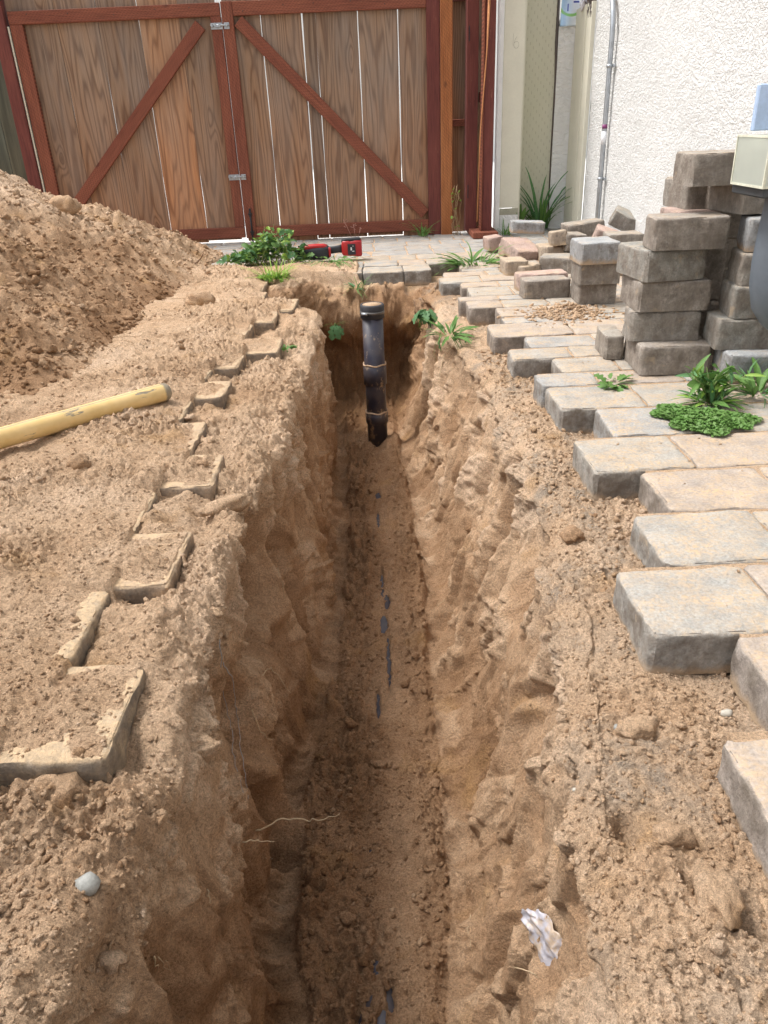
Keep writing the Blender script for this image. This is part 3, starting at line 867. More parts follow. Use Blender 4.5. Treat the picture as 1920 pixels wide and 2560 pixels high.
yard = thing('paved_yard', None, None, (0, 0, 0), kind='structure')
PN = [0]
def lay(x0, x1, y0, y1, zt=0.0, mt=PAV, step=.022):
    PN[0] += 1
    g = .002
    w_, d = x1 - x0 - g, y1 - y0 - g
    me = block_mesh(w_, d, .092, PN[0], step)
    rz = random.uniform(-.008, .008)
    M = Matrix.Translation(((x0 + x1) / 2, (y0 + y1) / 2, zt - .092 + random.uniform(-.003, .001))) @ Matrix.Rotation(rz, 4, 'Z') @ Matrix.Rotation(random.uniform(-.008, .008), 4, 'X') @ Matrix.Rotation(random.uniform(-.008, .008), 4, 'Y')
    return ob('paver', me, mt, yard, M)

RROWS = [(.38, .63, .60, .84), (.64, .88, .495, .75), (.885, 1.128, .62, .91), (1.135, 1.37, .475, .742), (1.38, 1.613, .585, .865), (1.622, 1.86, .685, .99), (1.868, 2.106, .565, .843), (2.114, 2.36, .69, .96),
         (2.368, 2.602, .585, .875), (2.61, 2.765, .575, .79), (2.772, 2.966, .685, .91), (2.974, 3.125, .535, .78), (3.133, 3.315, .635, .93), (3.323, 3.57, .51, .87), (3.578, 3.70, .60, .96), (3.708, 3.915, .602, .86),
         (3.923, 4.09, .475, .655), (4.098, 4.215, .445, .66), (4.223, 4.47, .52, .76), (4.478, 4.625, .50, .72), (4.633, 4.83, .395, .64), (4.838, 4.99, .43, .70), (4.998, 5.10, .56, .8)]
for (y0, y1, xa, xb) in RROWS:
    st = .014 if y0 < 2.2 else (.022 if y0 < 3.4 else .03)
    lay(xa, xb, y0, y1, 0, PAV, st)
    x = xb
    while x < 1.62:
        w_ = random.choice((.235, .265, .30))
        if x + w_ > 1.66 or 1.66 - (x + w_) < .1: w_ = 1.66 - x
        lay(x, x + w_, y0, y1, 0, PAV, st if x < 1.1 else .03)
        x += w_
y = 5.11
k = 0
jv = MB()
for (y0, y1, xa, xb) in RROWS: jv.add(box((xa + .018 + 1.655) / 2, (y0 + y1) / 2 + .014, -.045, 1.655 - xa - .018, y1 - y0 - .004, .078))
jv.add(box(-.40, 6.15, -.045, 4.05, 1.35, .078)).add(box(1.10, 5.3, -.045, 1.05, .44, .078))
jm = jv.mesh(False); attr(jm, 'damp_shade', np.full(len(jm.vertices), .2)); attr(jm, 'grey', np.zeros(len(jm.vertices)))
tag(ob('joint_sand', jm, SAND), kind='structure')
while y < 6.78:
    dy = .225
    if k == 0: spans = [(-.62, .375), (.56, 1.66)]
    else: spans = [(-2.45, 1.66)]
    y1 = min(y + dy, 6.9)
    for (a, b) in spans:
        x = a + (.12 if k % 2 else 0)
        if k % 2: lay(a, x, y, y1, -.002, PAV, .03)
        while x < b - .02:
            w_ = random.choice((.19, .235, .265))
            if k == 0 and a < -.6 and x < -.09 <= x + w_ + .07: w_ = -.071 - x
            if b - (x + w_) < .12: w_ = b - x
            lay(x, x + w_, y, y1, -.002, PAVG if y > 5.7 else PAV, .03)
            x += w_
    y = y1 + .004; k += 1
for (y0, y1, xe) in LROWS[1:]:
    lay(xe - .24, xe, y0, y1, .0, PAVL, .016 if y0 < 2.5 else .025)

# loose pavers: every one a thing of its own
def loose(label, corner, rz, z, wdh=(.25, .17, .104), mt=PAVS, tilt=(0, 0), group=None, step=.018):
    """corner: its front left lower corner on the ground plan"""
    PN[0] += 1
    w_, d, h = wdh
    me = block_mesh(w_, d, h, 400 + PN[0], step, .0042, .009, .011)
    c, s = math.cos(R(rz)), math.sin(R(rz))
    cx = corner[0] + c * w_ / 2 - s * d / 2; cy = corner[1] + s * w_ / 2 + c * d / 2
    M = Matrix.Translation((cx, cy, z)) @ Matrix.Rotation(R(rz), 4, 'Z') @ Matrix.Rotation(R(tilt[0]), 4, 'X') @ Matrix.Rotation(R(tilt[1]), 4, 'Y')
    o = ob('loose_paver', me, mt, None, M)
    return tag(o, label, 'paver', group or 'pavers stacked and heaped on the right')
H = .107
for k_, w_ in enumerate(('first', 'second', 'third', 'fourth', 'fifth')):
    loose('shaded paver deep in the gap between the two tall stacks, %s from the ground' % w_, (1.14, 2.94 + .01 * k_), (-3, 4, -2, 3, 0)[k_], .001 + .105 * k_, (.26, .17, .104))
loose('grey-brown paver at the foot of the front stack, just behind the leafy weed', (.942, 2.683), -3, .001, (.25, .25, .104))
loose('small upright-looking paver standing on the ground against the left side of the front stack', (.875, 2.905), -4, .001, (.075, .19, .09))
loose('second paver from the bottom of the front stack, with a pale top corner', (.915, 2.760), -6, H, (.245, .13, .104))
loose('third paver from the bottom of the front stack, reddish brown', (.931, 2.742), -1, 2 * H, (.255, .24, .104))
loose('fourth paver of the front stack, turned out to the left over the ones below', (.935, 2.72), 6, 3 * H, (.22, .25, .104))
loose('long cracked paver lying on top of the front stack', (.947, 2.705), -4, 4 * H, (.25, .14, .104))
loose('paver hidden in the shadow between the two tall stacks', (1.05, 2.90), 0, .001, (.25, .17, .2))
loose('dark paver in the shadow behind the front stack, upper one', (1.06, 2.92), 3, .21, (.25, .17, .2))
loose('lowest paver of the right-hand stack, beside the leafy weed', (1.20, 2.55), -4, .001, (.27, .17, .098), PAVB)
loose('long olive-brown paver second from the ground in the right-hand stack', (1.175, 2.625), -5, .1, (.29, .15, .104))
loose('third paver from the ground in the right-hand stack', (1.215, 2.627), -8, .206, (.25, .17, .104), PAVS)
loose('fourth paver from the ground in the right-hand stack', (1.228, 2.64), -10, .312, (.25, .17, .104))
loose('fifth paver in the right-hand stack, streaked with white', (1.245, 2.66), -12, .418, (.25, .17, .104), PAVB)
loose('wide paver on the top layer beside the cloudy plastic box', (1.237, 2.72), 8, .53, (.17, .25, .104))
loose('paver on the top layer left of the wide one, in its shade', (1.134, 2.95), 3, .525, (.15, .22, .102))
loose('topmost paver of all, crossing the two below it', (1.06, 2.74), -2, .622, (.24, .2, .1))
loose('thin reddish paver edge showing under the top layer', (1.09, 2.88), 0, .43, (.15, .2, .098), PAVP)
loose('bottom paver of the short stack of three', (1.02, 3.89), -1, .001, (.185, .21, .1))
loose('middle paver of the short stack of three', (1.003, 3.86), -2, .102, (.20, .2, .1))
loose('pale-topped paver on top of the short stack of three', (.995, 3.82), 1, .203, (.19, .22, .1), PAVB)
loose('single paver lying flat in front of the short stack', (.781, 4.07), 3, .001, (.24, .12, .093))
loose('paver lying just behind the single one in front of the short stack', (.79, 4.265), 5, .001, (.27, .13, .088), PAVP)
loose('small tan paver alone nearest to the trench end of the heap', (.795, 4.76), 4, .001, (.135, .17, .083), PAVT)
loose('thin tan paver wedged between the small one and the slab', (.90, 4.72), 40, .001, (.16, .12, .055), PAVT)
loose('square slab of paver with a clean top left of the short stack', (1.0, 4.82), -20, .001, (.20, .19, .088))
loose('narrow paver end right of the square slab', (1.16, 4.74), -8, .001, (.11, .17, .088))
loose('big smooth paver leaning on its edge at the left end of the heap', (.95, 5.28), 22, .005, (.21, .25, .085), PAVP, (16, 6))
loose('blue-grey paver bridging the top left end of the heap', (.955, 5.56), -3, .135, (.23, .13, .075), PAVB, (0, 4))
loose('pale pink paver sticking out at the far left of the heap', (.82, 5.66), 8, .02, (.11, .15, .085), PAVP, (0, -5))
loose('mauve paver standing under the pale pink one', (.90, 5.5), 10, .0, (.12, .12, .07), PAVP)
loose('tan paver tipped up in the middle of the heap', (1.16, 5.22), -8, .085, (.11, .22, .09), PAVT, (-6, -6))
loose('dark grooved paver beside the tipped tan one', (1.25, 5.2), 5, .06, (.14, .18, .1), PAVS, (0, 3))
loose('small tan chip of paver below the tipped tan one', (1.115, 5.08), 30, .02, (.05, .08, .09), PAVT)
loose('brown paver flat against the wall at the back of the heap', (1.33, 5.45), 8, .1, (.26, .16, .1), PAVS, (0, -5))
loose('pinkish slanting paver sliding down the middle of the heap', (1.36, 5.02), -14, .1, (.22, .15, .095), PAVP, (8, 19))
loose('paver tilted up at the top of the heap by the conduit', (1.50, 5.18), -18, .19, (.19, .15, .095), PAVS, (10, 26))
loose('flat paver on the right end of the heap behind the front stack', (1.40, 4.75), 0, .115, (.21, .17, .095))
loose('blue-grey paver under the right end of the heap', (1.32, 4.62), 4, .0, (.26, .18, .115), PAVB)
for q in range(4):
    lab = ['tan paver buried at the bottom of the heap, left part', 'brown paver buried at the bottom of the heap, middle', 'brown paver buried at the bottom of the heap, near the wall', 'brown paver buried behind the blue-grey one'][q]
    loose(lab, (1.10 + .13 * q, 5.25 - .12 * (q == 3) + .02 * q), 5 * q, .0, (.16, .2, .085), (PAVT, PAVS, PAVS, PAVS)[q])
# ------------------------------------------------------------------ wooden gate
GY = 6.80
def timber(name, parent, p0, p1, width, thick, mt, y, bev=.003, ext=0):
    """a straight piece seen from the front, from p0=(x,z) to p1; y of its front face"""
    a = Vector((p0[0], y + thick / 2, p0[1])); b = Vector((p1[0], y + thick / 2, p1[1]))
    L = (b - a).length; ang = math.atan2(b.x - a.x, b.z - a.z)
    me = boxmesh(0, 0, L / 2, width, thick, L, bev=bev)
    return ob(name, me, mt, parent, Matrix.Translation(a) @ Matrix.Rotation(ang, 4, 'Y'))

def board(parent, x0, x1, z0, z1, y, mt=BOARD, lean=0, name='board'):
    w_ = x1 - x0
    n = 8
    v = []; f = []
    rg = random.Random(int(x0 * 1000))
    ph = rg.random() * 9
    for side in (0, 1):
        for i in range(n + 1):
            z = (z1 - z0) * i / n
            e1 = .0015 * math.sin(ph + i * 1.7); e2 = .0015 * math.sin(ph * 2 + i * 1.3)
            v.append((-w_ / 2 + e1, side * .018, z)); v.append((w_ / 2 + e2, side * .018, z))
    m_ = 2 * (n + 1)
    for i in range(n):
        a = 2 * i
        f.append((a, a + 1, a + 3, a + 2)); f.append((m_ + a, m_ + a + 2, m_ + a + 3, m_ + a + 1))
        f.append((a, a + 2, m_ + a + 2, m_ + a)); f.append((a + 1, m_ + a + 1, m_ + a + 3, a + 3))
    f.append((0, m_, m_ + 1, 1)); f.append((2 * n, 2 * n + 1, m_ + 2 * n + 1, m_ + 2 * n))
    me = fixn(mesh(v, f, False))
    return ob(name, me, mt, parent, Matrix.Translation(((x0 + x1) / 2, y, z0)) @ Matrix.Rotation(lean, 4, 'Y') @ Matrix.Rotation(rg.uniform(-.01, .01), 4, 'Z'))

F = 1923.
def atY(px, py, Yd):
    """world X, Z of a point of the photograph lying at distance Yd"""
    dx, dy = px - 960, py - 1280
    u = dx * math.cos(ROLL) - dy * math.sin(ROLL); v = dx * math.sin(ROLL) + dy * math.cos(ROLL)
    yy = F * math.cos(PITCH) - v * math.sin(PITCH); zz = -F * math.sin(PITCH) - v * math.cos(PITCH)
    return (u * Yd / yy, EYE + zz * Yd / yy)

gl = thing('gate_leaf', 'left gate leaf of weathered boards with a red brace rising to the middle', 'gate', (-1.85, GY, .03), 'leaves of the double gate')
gr_ = thing('gate_leaf', 'right gate leaf of weathered boards with a red brace falling to the right', 'gate', (-.22, GY, .03), 'leaves of the double gate')
yb = GY + .042
edges_l = [(67, 126), (126, 171), (171, 272), (272, 371), (371, 470), (470, 560)]
for i, (a, b) in enumerate(edges_l):
    x0, x1 = atY(a, 211, yb)[0], atY(b, 211, yb)[0]
    gap = .006 if i in (2, 3, 4) else .0025
    board(gl, x0 + gap / 2 - (.03 if i == 0 else 0), x1 - gap / 2, .015 + random.uniform(-.008, .01), 1.98, yb, lean=random.uniform(-.0016, .0016))
board(gl, -2.64, atY(67, 211, yb)[0] - .035, .02, 1.98, yb)
edges_r = [(560, 669), (669, 768), (768, 800), (800, 903), (903, 999), (999, 1090)]
for i, (a, b) in enumerate(edges_r):
    x0, x1 = atY(a, 229, yb)[0], atY(b, 229, yb)[0]
    if i == 0: x0 = -1.045
    gap = .006
    board(gr_, x0 + gap / 2, x1 - gap / 2, .0 + random.uniform(-.008, .01), 1.98, yb, lean=random.uniform(-.0018, .0018))
# frames
timber('stile', gl, (-2.58, .125), (-2.58, 1.608), .095, .04, STAIN, GY)
timber('stile', gl, (-1.094, .125), (-1.094, 1.608), .078, .04, STAIN, GY)
timber('rail', gl, (-2.63, 1.652), (-1.057, 1.652), .085, .04, STAIN, GY)
timber('rail', gl, (-2.63, .082), (-1.057, .082), .083, .04, STAIN, GY)
p = atY(170, 545, GY); q = atY(500, 62, GY)
timber('brace', gl, (p[0] - .12, p[1] - .12), (q[0], q[1]), .088, .036, STAIN, GY + .003)
timber('stile', gr_, (-1.006, .035), (-1.006, 1.70), .085, .04, STAIN, GY)
timber('stile', gr_, (.528, .0), (.528, 1.98), .10, .04, STAIND, GY)
timber('rail', gr_, (-.961, 1.652), (.476, 1.652), .09, .04, STAIN, GY)
timber('rail', gr_, (-.961, .078), (.476, .078), .086, .04, STAIN, GY)
p = atY(598, 60, GY); q = atY(1062, 545, GY)
timber('brace', gr_, (-.93, 1.575), (.45, .165), .088, .036, STAIN, GY + .003)
NAIL = plain('rusty_nail', (.07, .045, .035), .7, .3)
nm = MB().add(lathe([(.0001, 0), (.0045, .0), (.004, .0015), (.0001, .002)], 8)).mesh()
for (par, xs_) in ((gl, [-2.5, -2.2, -1.85, -1.5, -1.25]), (gr_, [-.85, -.6, -.35, -.05, .2, .42])):
    for x_ in xs_:
        for z_ in (.078, 1.652):
            ob('nail_head', nm, NAIL, par, Matrix.Translation((x_ + random.uniform(-.04, .04), GY - .001, z_ + random.uniform(-.02, .02))) @ Matrix.Rotation(R(90), 4, 'X'))
# slide bolts across the meeting stiles
for (zc, lab) in ((1.545, 'galvanised slide bolt near the top of the gate'), (.505, 'galvanised slide bolt low on the gate')):
    t = thing('slide_bolt', lab, 'bolt', (-1.055, GY, zc), 'slide bolts of the gate')
    ob('plate', boxmesh(-.038, -.003, 0, .085, .004, .042, bev=.001), STEEL, t, Matrix.Translation((-1.055, GY - .001, zc)))
    ob('plate', boxmesh(.038, -.003, 0, .040, .004, .042, bev=.001), STEEL, t, Matrix.Translation((-1.055, GY - .001, zc)))
    ob('barrel', MB().add(tube([(-.082, -.012, .004), (.060, -.012, .004)], .007, 10)).mesh(), STEEL, t, Matrix.Translation((-1.055, GY, zc)))
    for x in (-.07, -.045, -.015, .038): ob('keeper', boxmesh(x, -.011, .004, .012, .02, .022), STEEL, t, Matrix.Translation((-1.055, GY, zc)))
    ob('knob', MB().add(tube([(-.03, -.014, .004), (-.03, -.028, -.012)], .004, 8)).mesh(), STEEL, t, Matrix.Translation((-1.055, GY, zc)))
t = thing('drop_bolt', 'black iron drop bolt standing on the middle stile', 'bolt', (-1.0, GY, .0))
xb_ = -.995
ob('rod', MB().add(tube([(xb_, GY - .014, -.0), (xb_, GY - .014, .245)], .007, 10)).mesh(), BLACKM, t)
for z in (.085, .225):
    mb = MB().add(box(xb_, GY - .012, z, .03, .024, .012)).add(box(xb_, GY - .010, z - .014, .020, .018, .016)); ob('collar', mb.mesh(False), BLACKM, t)
mb = MB().add(box(xb_, GY - .012, .252, .014, .016, .03)); ob('hook', mb.mesh(False), BLACKM, t)
# posts and the fence beyond them
po = thing('fence_post', 'dark red post at the left end of the gate, half buried in the sand heap', 'post', (-2.72, GY, 0))
timber('post', po, (-2.70, -.05), (-2.70, 2.0), .095, .09, STAIND, GY - .02)
timber('edge_strip', po, (-2.642, .0), (-2.642, 1.6), .012, .03, CREAMT, GY - .004)
po = thing('fence_post', 'orange-brown pressure treated post right of the gate', 'post', (.626, GY, 0))
timber('post', po, (.627, -.05), (.627, 2.0), .091, .09, STAINO, GY - .025)
fl_ = thing('side_fence', 'grey-green fence boards at the far left behind the sand heap', 'fence', (-3.3, 6.9, 0))
x = -4.4
while x < -2.76:
    board(fl_, x, x + .145, 0, 1.9, 6.90, BOARDG); x += .15
timber('rail', fl_, (-4.4, 1.5), (-2.75, 1.5), .09, .04, STAIND, 6.86)
ff_ = thing('side_fence', 'narrow strip of dark boards between the orange post and the red door frame', 'fence', (.74, 6.95, 0))
board(ff_, .675, .80, .0, 2.0, 6.93, BOARD); board(ff_, .803, .93, .0, 2.0, 6.93, BOARD)
timber('rail', ff_, (.672, .83), (.80, .83), .05, .06, STAIN, 6.868)
timber('rail', ff_, (.672, 1.68), (.80, 1.68), .06, .06, STAIND, 6.868)
sg = thing('side_gate', 'dark red wooden gate standing open beside the white house corner', 'gate', (.88, 6.7, .0))
timber('stile', sg, (.817, .03), (.817, 2.0), .088, .12, STAIND, 6.70)
timber('stile', sg, (.922, .03), (.922, 2.0), .078, .12, STAIND, 6.52)
timber('edge_strip', sg, (.874, .04), (.874, 2.0), .013, .1, STAIN, 6.50)
board(sg, .80, .90, .03, 2.0, 6.86, BOARD); board(sg, .903, 1.01, .03, 2.0, 6.86, BOARD)
ob('bottom_rail', boxmesh(.90, 6.62, .025, .20, .42, .045, bev=.003), STAIN, sg)
ob('cross_rail', boxmesh(.90, 6.76, 1.0, .05, .04, .07, bev=.003), STAIND, sg)
for z in (.33, 1.42): ob('hinge', boxmesh(.790, 6.71, z, .006, .03, .10, bev=.001), BLACKM, sg)
t = thing('cord', 'thin orange cord hanging slantwise in front of the open side gate', 'cord', (.87, 6.5, .3))
CORD = plain('orange_cord', (0.50, 0.22, 0.09), .8)
ob('strand', MB().add(tube([(.905, 6.49, 1.62), (.895, 6.49, 1.3), (.855, 6.49, .75), (.84, 6.49, .12)], [.010, .005, .004, .004], 6)).mesh(), CORD, t)
t = thing('gate_latch', 'small metal latch at the top edge of the picture above the side gate', 'latch', (.91, 6.48, 1.62))
mb = MB().add(box(.905, 6.485, 1.645, .045, .02, .03, .003)).add(tube([(.87, 6.48, 1.622), (.93, 6.48, 1.632)], .006, 8))
ob('plate', mb.mesh(False), STEEL, t)
ob('dial', MB().add(tube([(.905, 6.47, 1.655), (.905, 6.455, 1.655)], .014, 14)).mesh(), STEEL, t)

# ------------------------------------------------------------------ house side
house = thing('house', 'white stucco house wall on the right with cream corner boards', 'house', (1.66, 4.0, 0))
STUC = stucco_mat('white_stucco', (0.71, 0.71, 0.695), 48, .009)
STUC2 = stucco_mat('smooth_stucco', (0.80, 0.80, 0.785), 24, .008)
def panel_mat():
    t = T('dimpled_cream_panel'); o = t.obj()
    z = t.n('SeparateXYZ', {0: o}, out=None)
    ci = t.ma('FLOOR', t.ma('MULTIPLY', z.outputs[0], 42.0))
    fx = t.ma('ABSOLUTE', t.ma('SUBTRACT', t.ma('FRACT', t.ma('MULTIPLY', z.outputs[0], 42.0)), 0.5))
    zz = t.ma('ADD', t.ma('MULTIPLY', z.outputs[2], 13.0), t.ma('MULTIPLY', ci, 0.37))
    fz = t.ma('ABSOLUTE', t.ma('SUBTRACT', t.ma('FRACT', zz), 0.5))
    sl = t.ma('MULTIPLY', t.mr(fx, .06, .12, 1, 0), t.mr(fz, .10, .16, 1, 0))
    nz = t.noise(t.scale(o, (6, 6, 1.5)), 1.0, 4)
    c = t.mix(t.mr(nz, .3, .7), (0.57, 0.56, 0.43), (0.63, 0.61, 0.49))
    c = t.mix(t.ma('MULTIPLY', sl, .45), c, (0.25, 0.22, 0.14))
    return t.fin(c, .7, t.bump(t.ma('SUBTRACT', t.noise(t.scale(o, (90, 90, 6)), 1, 3), sl), .0015, .6), .3)
DIMP = panel_mat()
# stucco wall as a grid with real undulation
def stucco_wall():
    ys = np.linspace(-2.0, 6.42, 420); zs = np.linspace(-.05, 3.0, 190)
    Y, Z = np.meshgrid(ys, zs)
    X = 1.662 - .003 * fbm(Y * 14, Z * 14, 201, 3) - .006 * fbm(Y * 1.5, Z * 1.5, 202, 2)
    o = ob('stucco_wall', npmesh(np.stack([X, Y, Z], -1).reshape(-1, 3), gridfaces(*Y.shape)[:, ::-1]), STUC, house)
stucco_wall()
ob('wall_core', boxmesh(1.95, 2.25, 1.47, .54, 8.5, 3.05), STUC2, house)
# pilaster facing the camera with a torn top
def pilaster():
    xs = np.linspace(1.50, 1.652, 14); zs = np.linspace(-.02, 1.56, 90)
    X, Z = np.meshgrid(xs, zs)
    Z = Z - (Z > 1.5) * (.05 * (1.652 - X) / .15 + .012 * pn(X * 60, Z * 0, 210))
    Y = 6.90 - .004 * fbm(X * 18, Z * 9, 211, 3)
    ob('stucco_pilaster', npmesh(np.stack([X, Y, Z], -1).reshape(-1, 3), gridfaces(*X.shape)), STUC2, house)
pilaster()
ob('pilaster_side', boxmesh(1.585, 7.03, .75, .152, .25, 1.5, bev=.002), STUC2, house)
# cream trim boards on the wall face, receding
for (a, b, xx, mt) in ((6.795, 6.895, 1.640, CREAMT), (6.575, 6.790, 1.636, CREAMT), (6.425, 6.570, 1.640, CREAMT)):
    L = 1.56
    me = boxmesh(0, 0, L / 2, .03, b - a, L, bev=.002)
    ob('trim_board', me, CREAMT, house, Matrix.Translation((xx, (a + b) / 2, 0)))
# rotten top: bare dark laths and shreds above the trim
LATH = wood_mat('grey_lath', (0.03, 0.025, 0.025), (0.09, 0.08, 0.075), (0.16, 0.14, 0.13), (0.14, 0.13, 0.13), .7, 8)
for (yv, w_) in ((6.50, .06), (6.60, .05), (6.70, .07), (6.83, .05)):
    ob('lath', boxmesh(0, 0, .35, .02, w_, .9, bev=.002), LATH, house, Matrix.Translation((1.655, yv, 1.45)))
mb = MB()
rg = random.Random(4)
for q in range(16):
    yv = rg.uniform(6.43, 6.62); z = 1.54 + rg.uniform(-.05, .05)
    mb.add(tube([(1.632, yv, z - .03), (1.625, yv + rg.uniform(-.02, .02), z), (1.618, yv + rg.uniform(-.03, .03), z + rg.uniform(.0, .04))], [.009, .006, .002], 5))
ob('splinters', mb.mesh(False), LATH, house)
# corner board and recessed panel
ob('corner_edge', boxmesh(1.022, 6.69, 1.27, .034, .10, 2.6, bev=.002), WHITE, house)
cb = ob('corner_board', boxmesh(0, 0, 1.19, .155, .03, 2.38, bev=.003), CREAMT, house, Matrix.Translation((1.118, 6.66, .20)))
ob('board_foot', boxmesh(1.118, 6.675, .085, .15, .05, .19, bev=.004), STUC2, house)
ob('foot_band', boxmesh(1.118, 6.652, .17, .150, .006, .05, bev=.001), plain('grey_band', (.36, .35, .27), .8), house)
ob('recessed_panel', boxmesh(0, 0, 1.25, .312, .02, 2.5, bev=.002), DIMP, house, Matrix.Translation((1.350, 6.94, .0)))
ob('panel_side', boxmesh(1.203, 6.80, 1.25, .012, .25, 2.5, bev=.002), CREAMT, house)
mb = MB().add(tube([(1.497, 6.925, 0), (1.495, 6.925, .6), (1.500, 6.925, 1.1), (1.492, 6.925, 1.35), (1.498, 6.925, 2.4)], [.004, .005, .009, .012, .006], 6))
ob('gap_filler', mb.mesh(), LATH, house)
# pencilled 16 on the corner board
PENC = plain('pencil', (.30, .29, .22), .8)
t0 = atY(1283, 97, 6.643); t1 = atY(1291, 112, 6.643)
circ = [(t1[0] + .019 * math.cos(a), 6.6442, t1[1] + .022 * math.sin(a)) for a in np.linspace(0, 6.28, 20)]
pen = MB().add(tube(circ, .0009, 4, False))
pen.add(tube([(t1[0] - .018, 6.6442, t1[1] + .005), (t1[0] - .012, 6.6442, t1[1] + .03), (t1[0] + .002, 6.6442, t1[1] + .052)], .0009, 4, False))
pen.add(tube([(t0[0] + .002, 6.6442, t0[1] + .035), (t0[0], 6.6442, t0[1] - .045)], .0009, 4, False))
ob('pencil_number', pen.mesh(), PENC, house)
# plastic packet stuffed behind the pilaster top
def bag_mat():
    t = T('printed_plastic'); o = t.obj()
    s_ = t.n('SeparateXYZ', {0: o}, out=None)
    x, z = s_.outputs[0], s_.outputs[2]
    c = t.mix(t.mr(x, -.07, .02), (0.42, 0.66, 0.93), (0.76, 0.84, 0.94))
    r_ = t.ma('SQRT', t.ma('ADD', t.ma('POWER', t.ma('ABSOLUTE', t.ma('SUBTRACT', x, -.0)), 2.0), t.ma('POWER', t.ma('ABSOLUTE', t.ma('SUBTRACT', z, .15)), 2.0)))
    arc = t.ma('MULTIPLY', t.mr(t.ma('ABSOLUTE', t.ma('SUBTRACT', r_, .10)), .006, .012, 1, 0), t.mr(z, .12, .10))
    c = t.mix(arc, c, (0.28, 0.62, 0.22))
    bar = t.ma('MULTIPLY', t.mr(t.ma('ABSOLUTE', t.ma('SUBTRACT', z, .135)), .005, .007, 1, 0), t.mr(t.ma('ABSOLUTE', t.ma('SUBTRACT', x, .035)), .020, .024, 1, 0))
    c = t.mix(bar, c, (0.06, 0.09, 0.42))
    bar2 = t.ma('MULTIPLY', t.mr(t.ma('ABSOLUTE', t.ma('SUBTRACT', x, -.028)), .004, .006, 1, 0), t.mr(t.ma('ABSOLUTE', t.ma('SUBTRACT', z, .10)), .022, .026, 1, 0))
    c = t.mix(bar2, c, (0.10, 0.15, 0.55))
    lines = t.ma('MULTIPLY', t.mr(t.ma('ABSOLUTE', t.ma('SUBTRACT', t.ma('FRACT', t.ma('MULTIPLY', z, 110.0)), .5)), .12, .2, 1, 0), t.mr(t.ma('ABSOLUTE', t.ma('SUBTRACT', x, -.05)), .010, .012, 1, 0))
    c = t.mix(t.ma('MULTIPLY', lines, .5), c, (0.2, 0.35, 0.75))
    return t.fin(c, .3, t.bump(t.noise(o, 30, 3), .004, .6), .5)
X, Z = np.meshgrid(np.linspace(-.078, .062, 16), np.linspace(-.02, .34, 26))
Yb = -.012 * fbm(X * 14, Z * 9, 221, 2)
bag = ob('plastic_packet', npmesh(np.stack([X + .04 * (Z < .03) * (Z - .03), Yb, Z], -1).reshape(-1, 3), gridfaces(*X.shape)), bag_mat(), None, Matrix.Translation((1.585, 6.885, 1.475)))
sm = bag.modifiers.new('t', 'SOLIDIFY'); sm.thickness = .002
tag(bag, 'blue and green printed plastic packet stuffed behind the top of the stucco pilaster', 'packet')
CLEAR = plain('cloudy_film', (.62, .62, .68), .35, .2, .002, .5)
o = ob('plastic_film', clod_mesh(.05, 9, .5, 1.0, .9, 3, .45), CLEAR, None, Matrix.Translation((1.625, 6.68, 1.58)))
tag(o, 'crumpled clear plastic film poking out over the rotten trim', 'film')
# conduit
cond = thing('conduit', 'grey steel conduit running up the stucco wall and bending away at the top', 'conduit', (1.63, 5.9, .0))
pts = [(1.628, 5.87, .0), (1.628, 5.87, .4), (1.628, 5.87, .8), (1.628, 5.87, 1.28), (1.628, 5.875, 1.38), (1.628, 5.90, 1.46), (1.628, 5.945, 1.53), (1.628, 6.01, 1.59), (1.628, 6.12, 1.65), (1.628, 6.3, 1.72), (1.628, 6.5, 1.80)]
ob('pipe', MB().add(tube(pts, .0165, 16)).mesh(), STEEL, cond)
for z in (1.13, .44):
    mb = MB().add(lathe([(.018, -.010), (.021, -.009), (.021, .009), (.018, .010)], 20))
    ob('strap', mb.mesh(), STEEL, cond, Matrix.Translation((1.628, 5.87, z)))
    ob('strap_foot', boxmesh(1.646, 5.835, z, .010, .035, .02, bev=.002), STEEL, cond)
lab = MB().add(lathe([(.0172, -.04), (.0174, -.04), (.0174, .04), (.0172, .04)], 16)); ob('sticker', lab.mesh(), plain('white_sticker', (.78, .80, .84), .5), cond, Matrix.Translation((1.628, 5.87, .70)))
lab = MB().add(lathe([(.0172, -.013), (.0176, -.013), (.0176, .013), (.0172, .013)], 16)); ob('sticker', lab.mesh(), plain('purple_sticker', (.22, .05, .16), .5), cond, Matrix.Translation((1.628, 5.87, .77)))

# ------------------------------------------------------------------ ground further off
CONC = plain('concrete', (.70, .695, .675), .85, .05, .001, .2, 30)
DIRT = plain('far_soil', (.36, .27, .18), .95, .2, .004, .1, 20)
v = [(-60, -60, -.13), (60, -60, -.13), (60, 90, -.13), (-60, 90, -.13), (-3.0, -2.4, -.13), (1.0, -2.4, -.13), (1.0, 5.6, -.13), (-3.0, 5.6, -.13)]
ob('ground', fixn(mesh(v, [(0, 1, 5, 4), (1, 2, 6, 5), (2, 3, 7, 6), (3, 0, 4, 7)], False)), DIRT)['kind'] = 'structure'
ob('driveway', boxmesh(0, 22, -.05, 14, 30.3, .09), CONC)['kind'] = 'structure'
fb = thing('gap_backdrop', 'pale building added across the drive so the gaps of the gate show white', 'backdrop', (0, 19, 0))  # added beyond the drive only to turn the gate gaps white
ob('wall', boxmesh(0, 19.2, 2.6, 16, .4, 5.3, bev=.01), stucco_mat('backdrop_stucco', (.72, .72, .70), 20, .004), fb)
ob('backdrop_edge', boxmesh(0, 19.1, 5.33, 16.4, .9, .16, bev=.01), WHITE, fb)

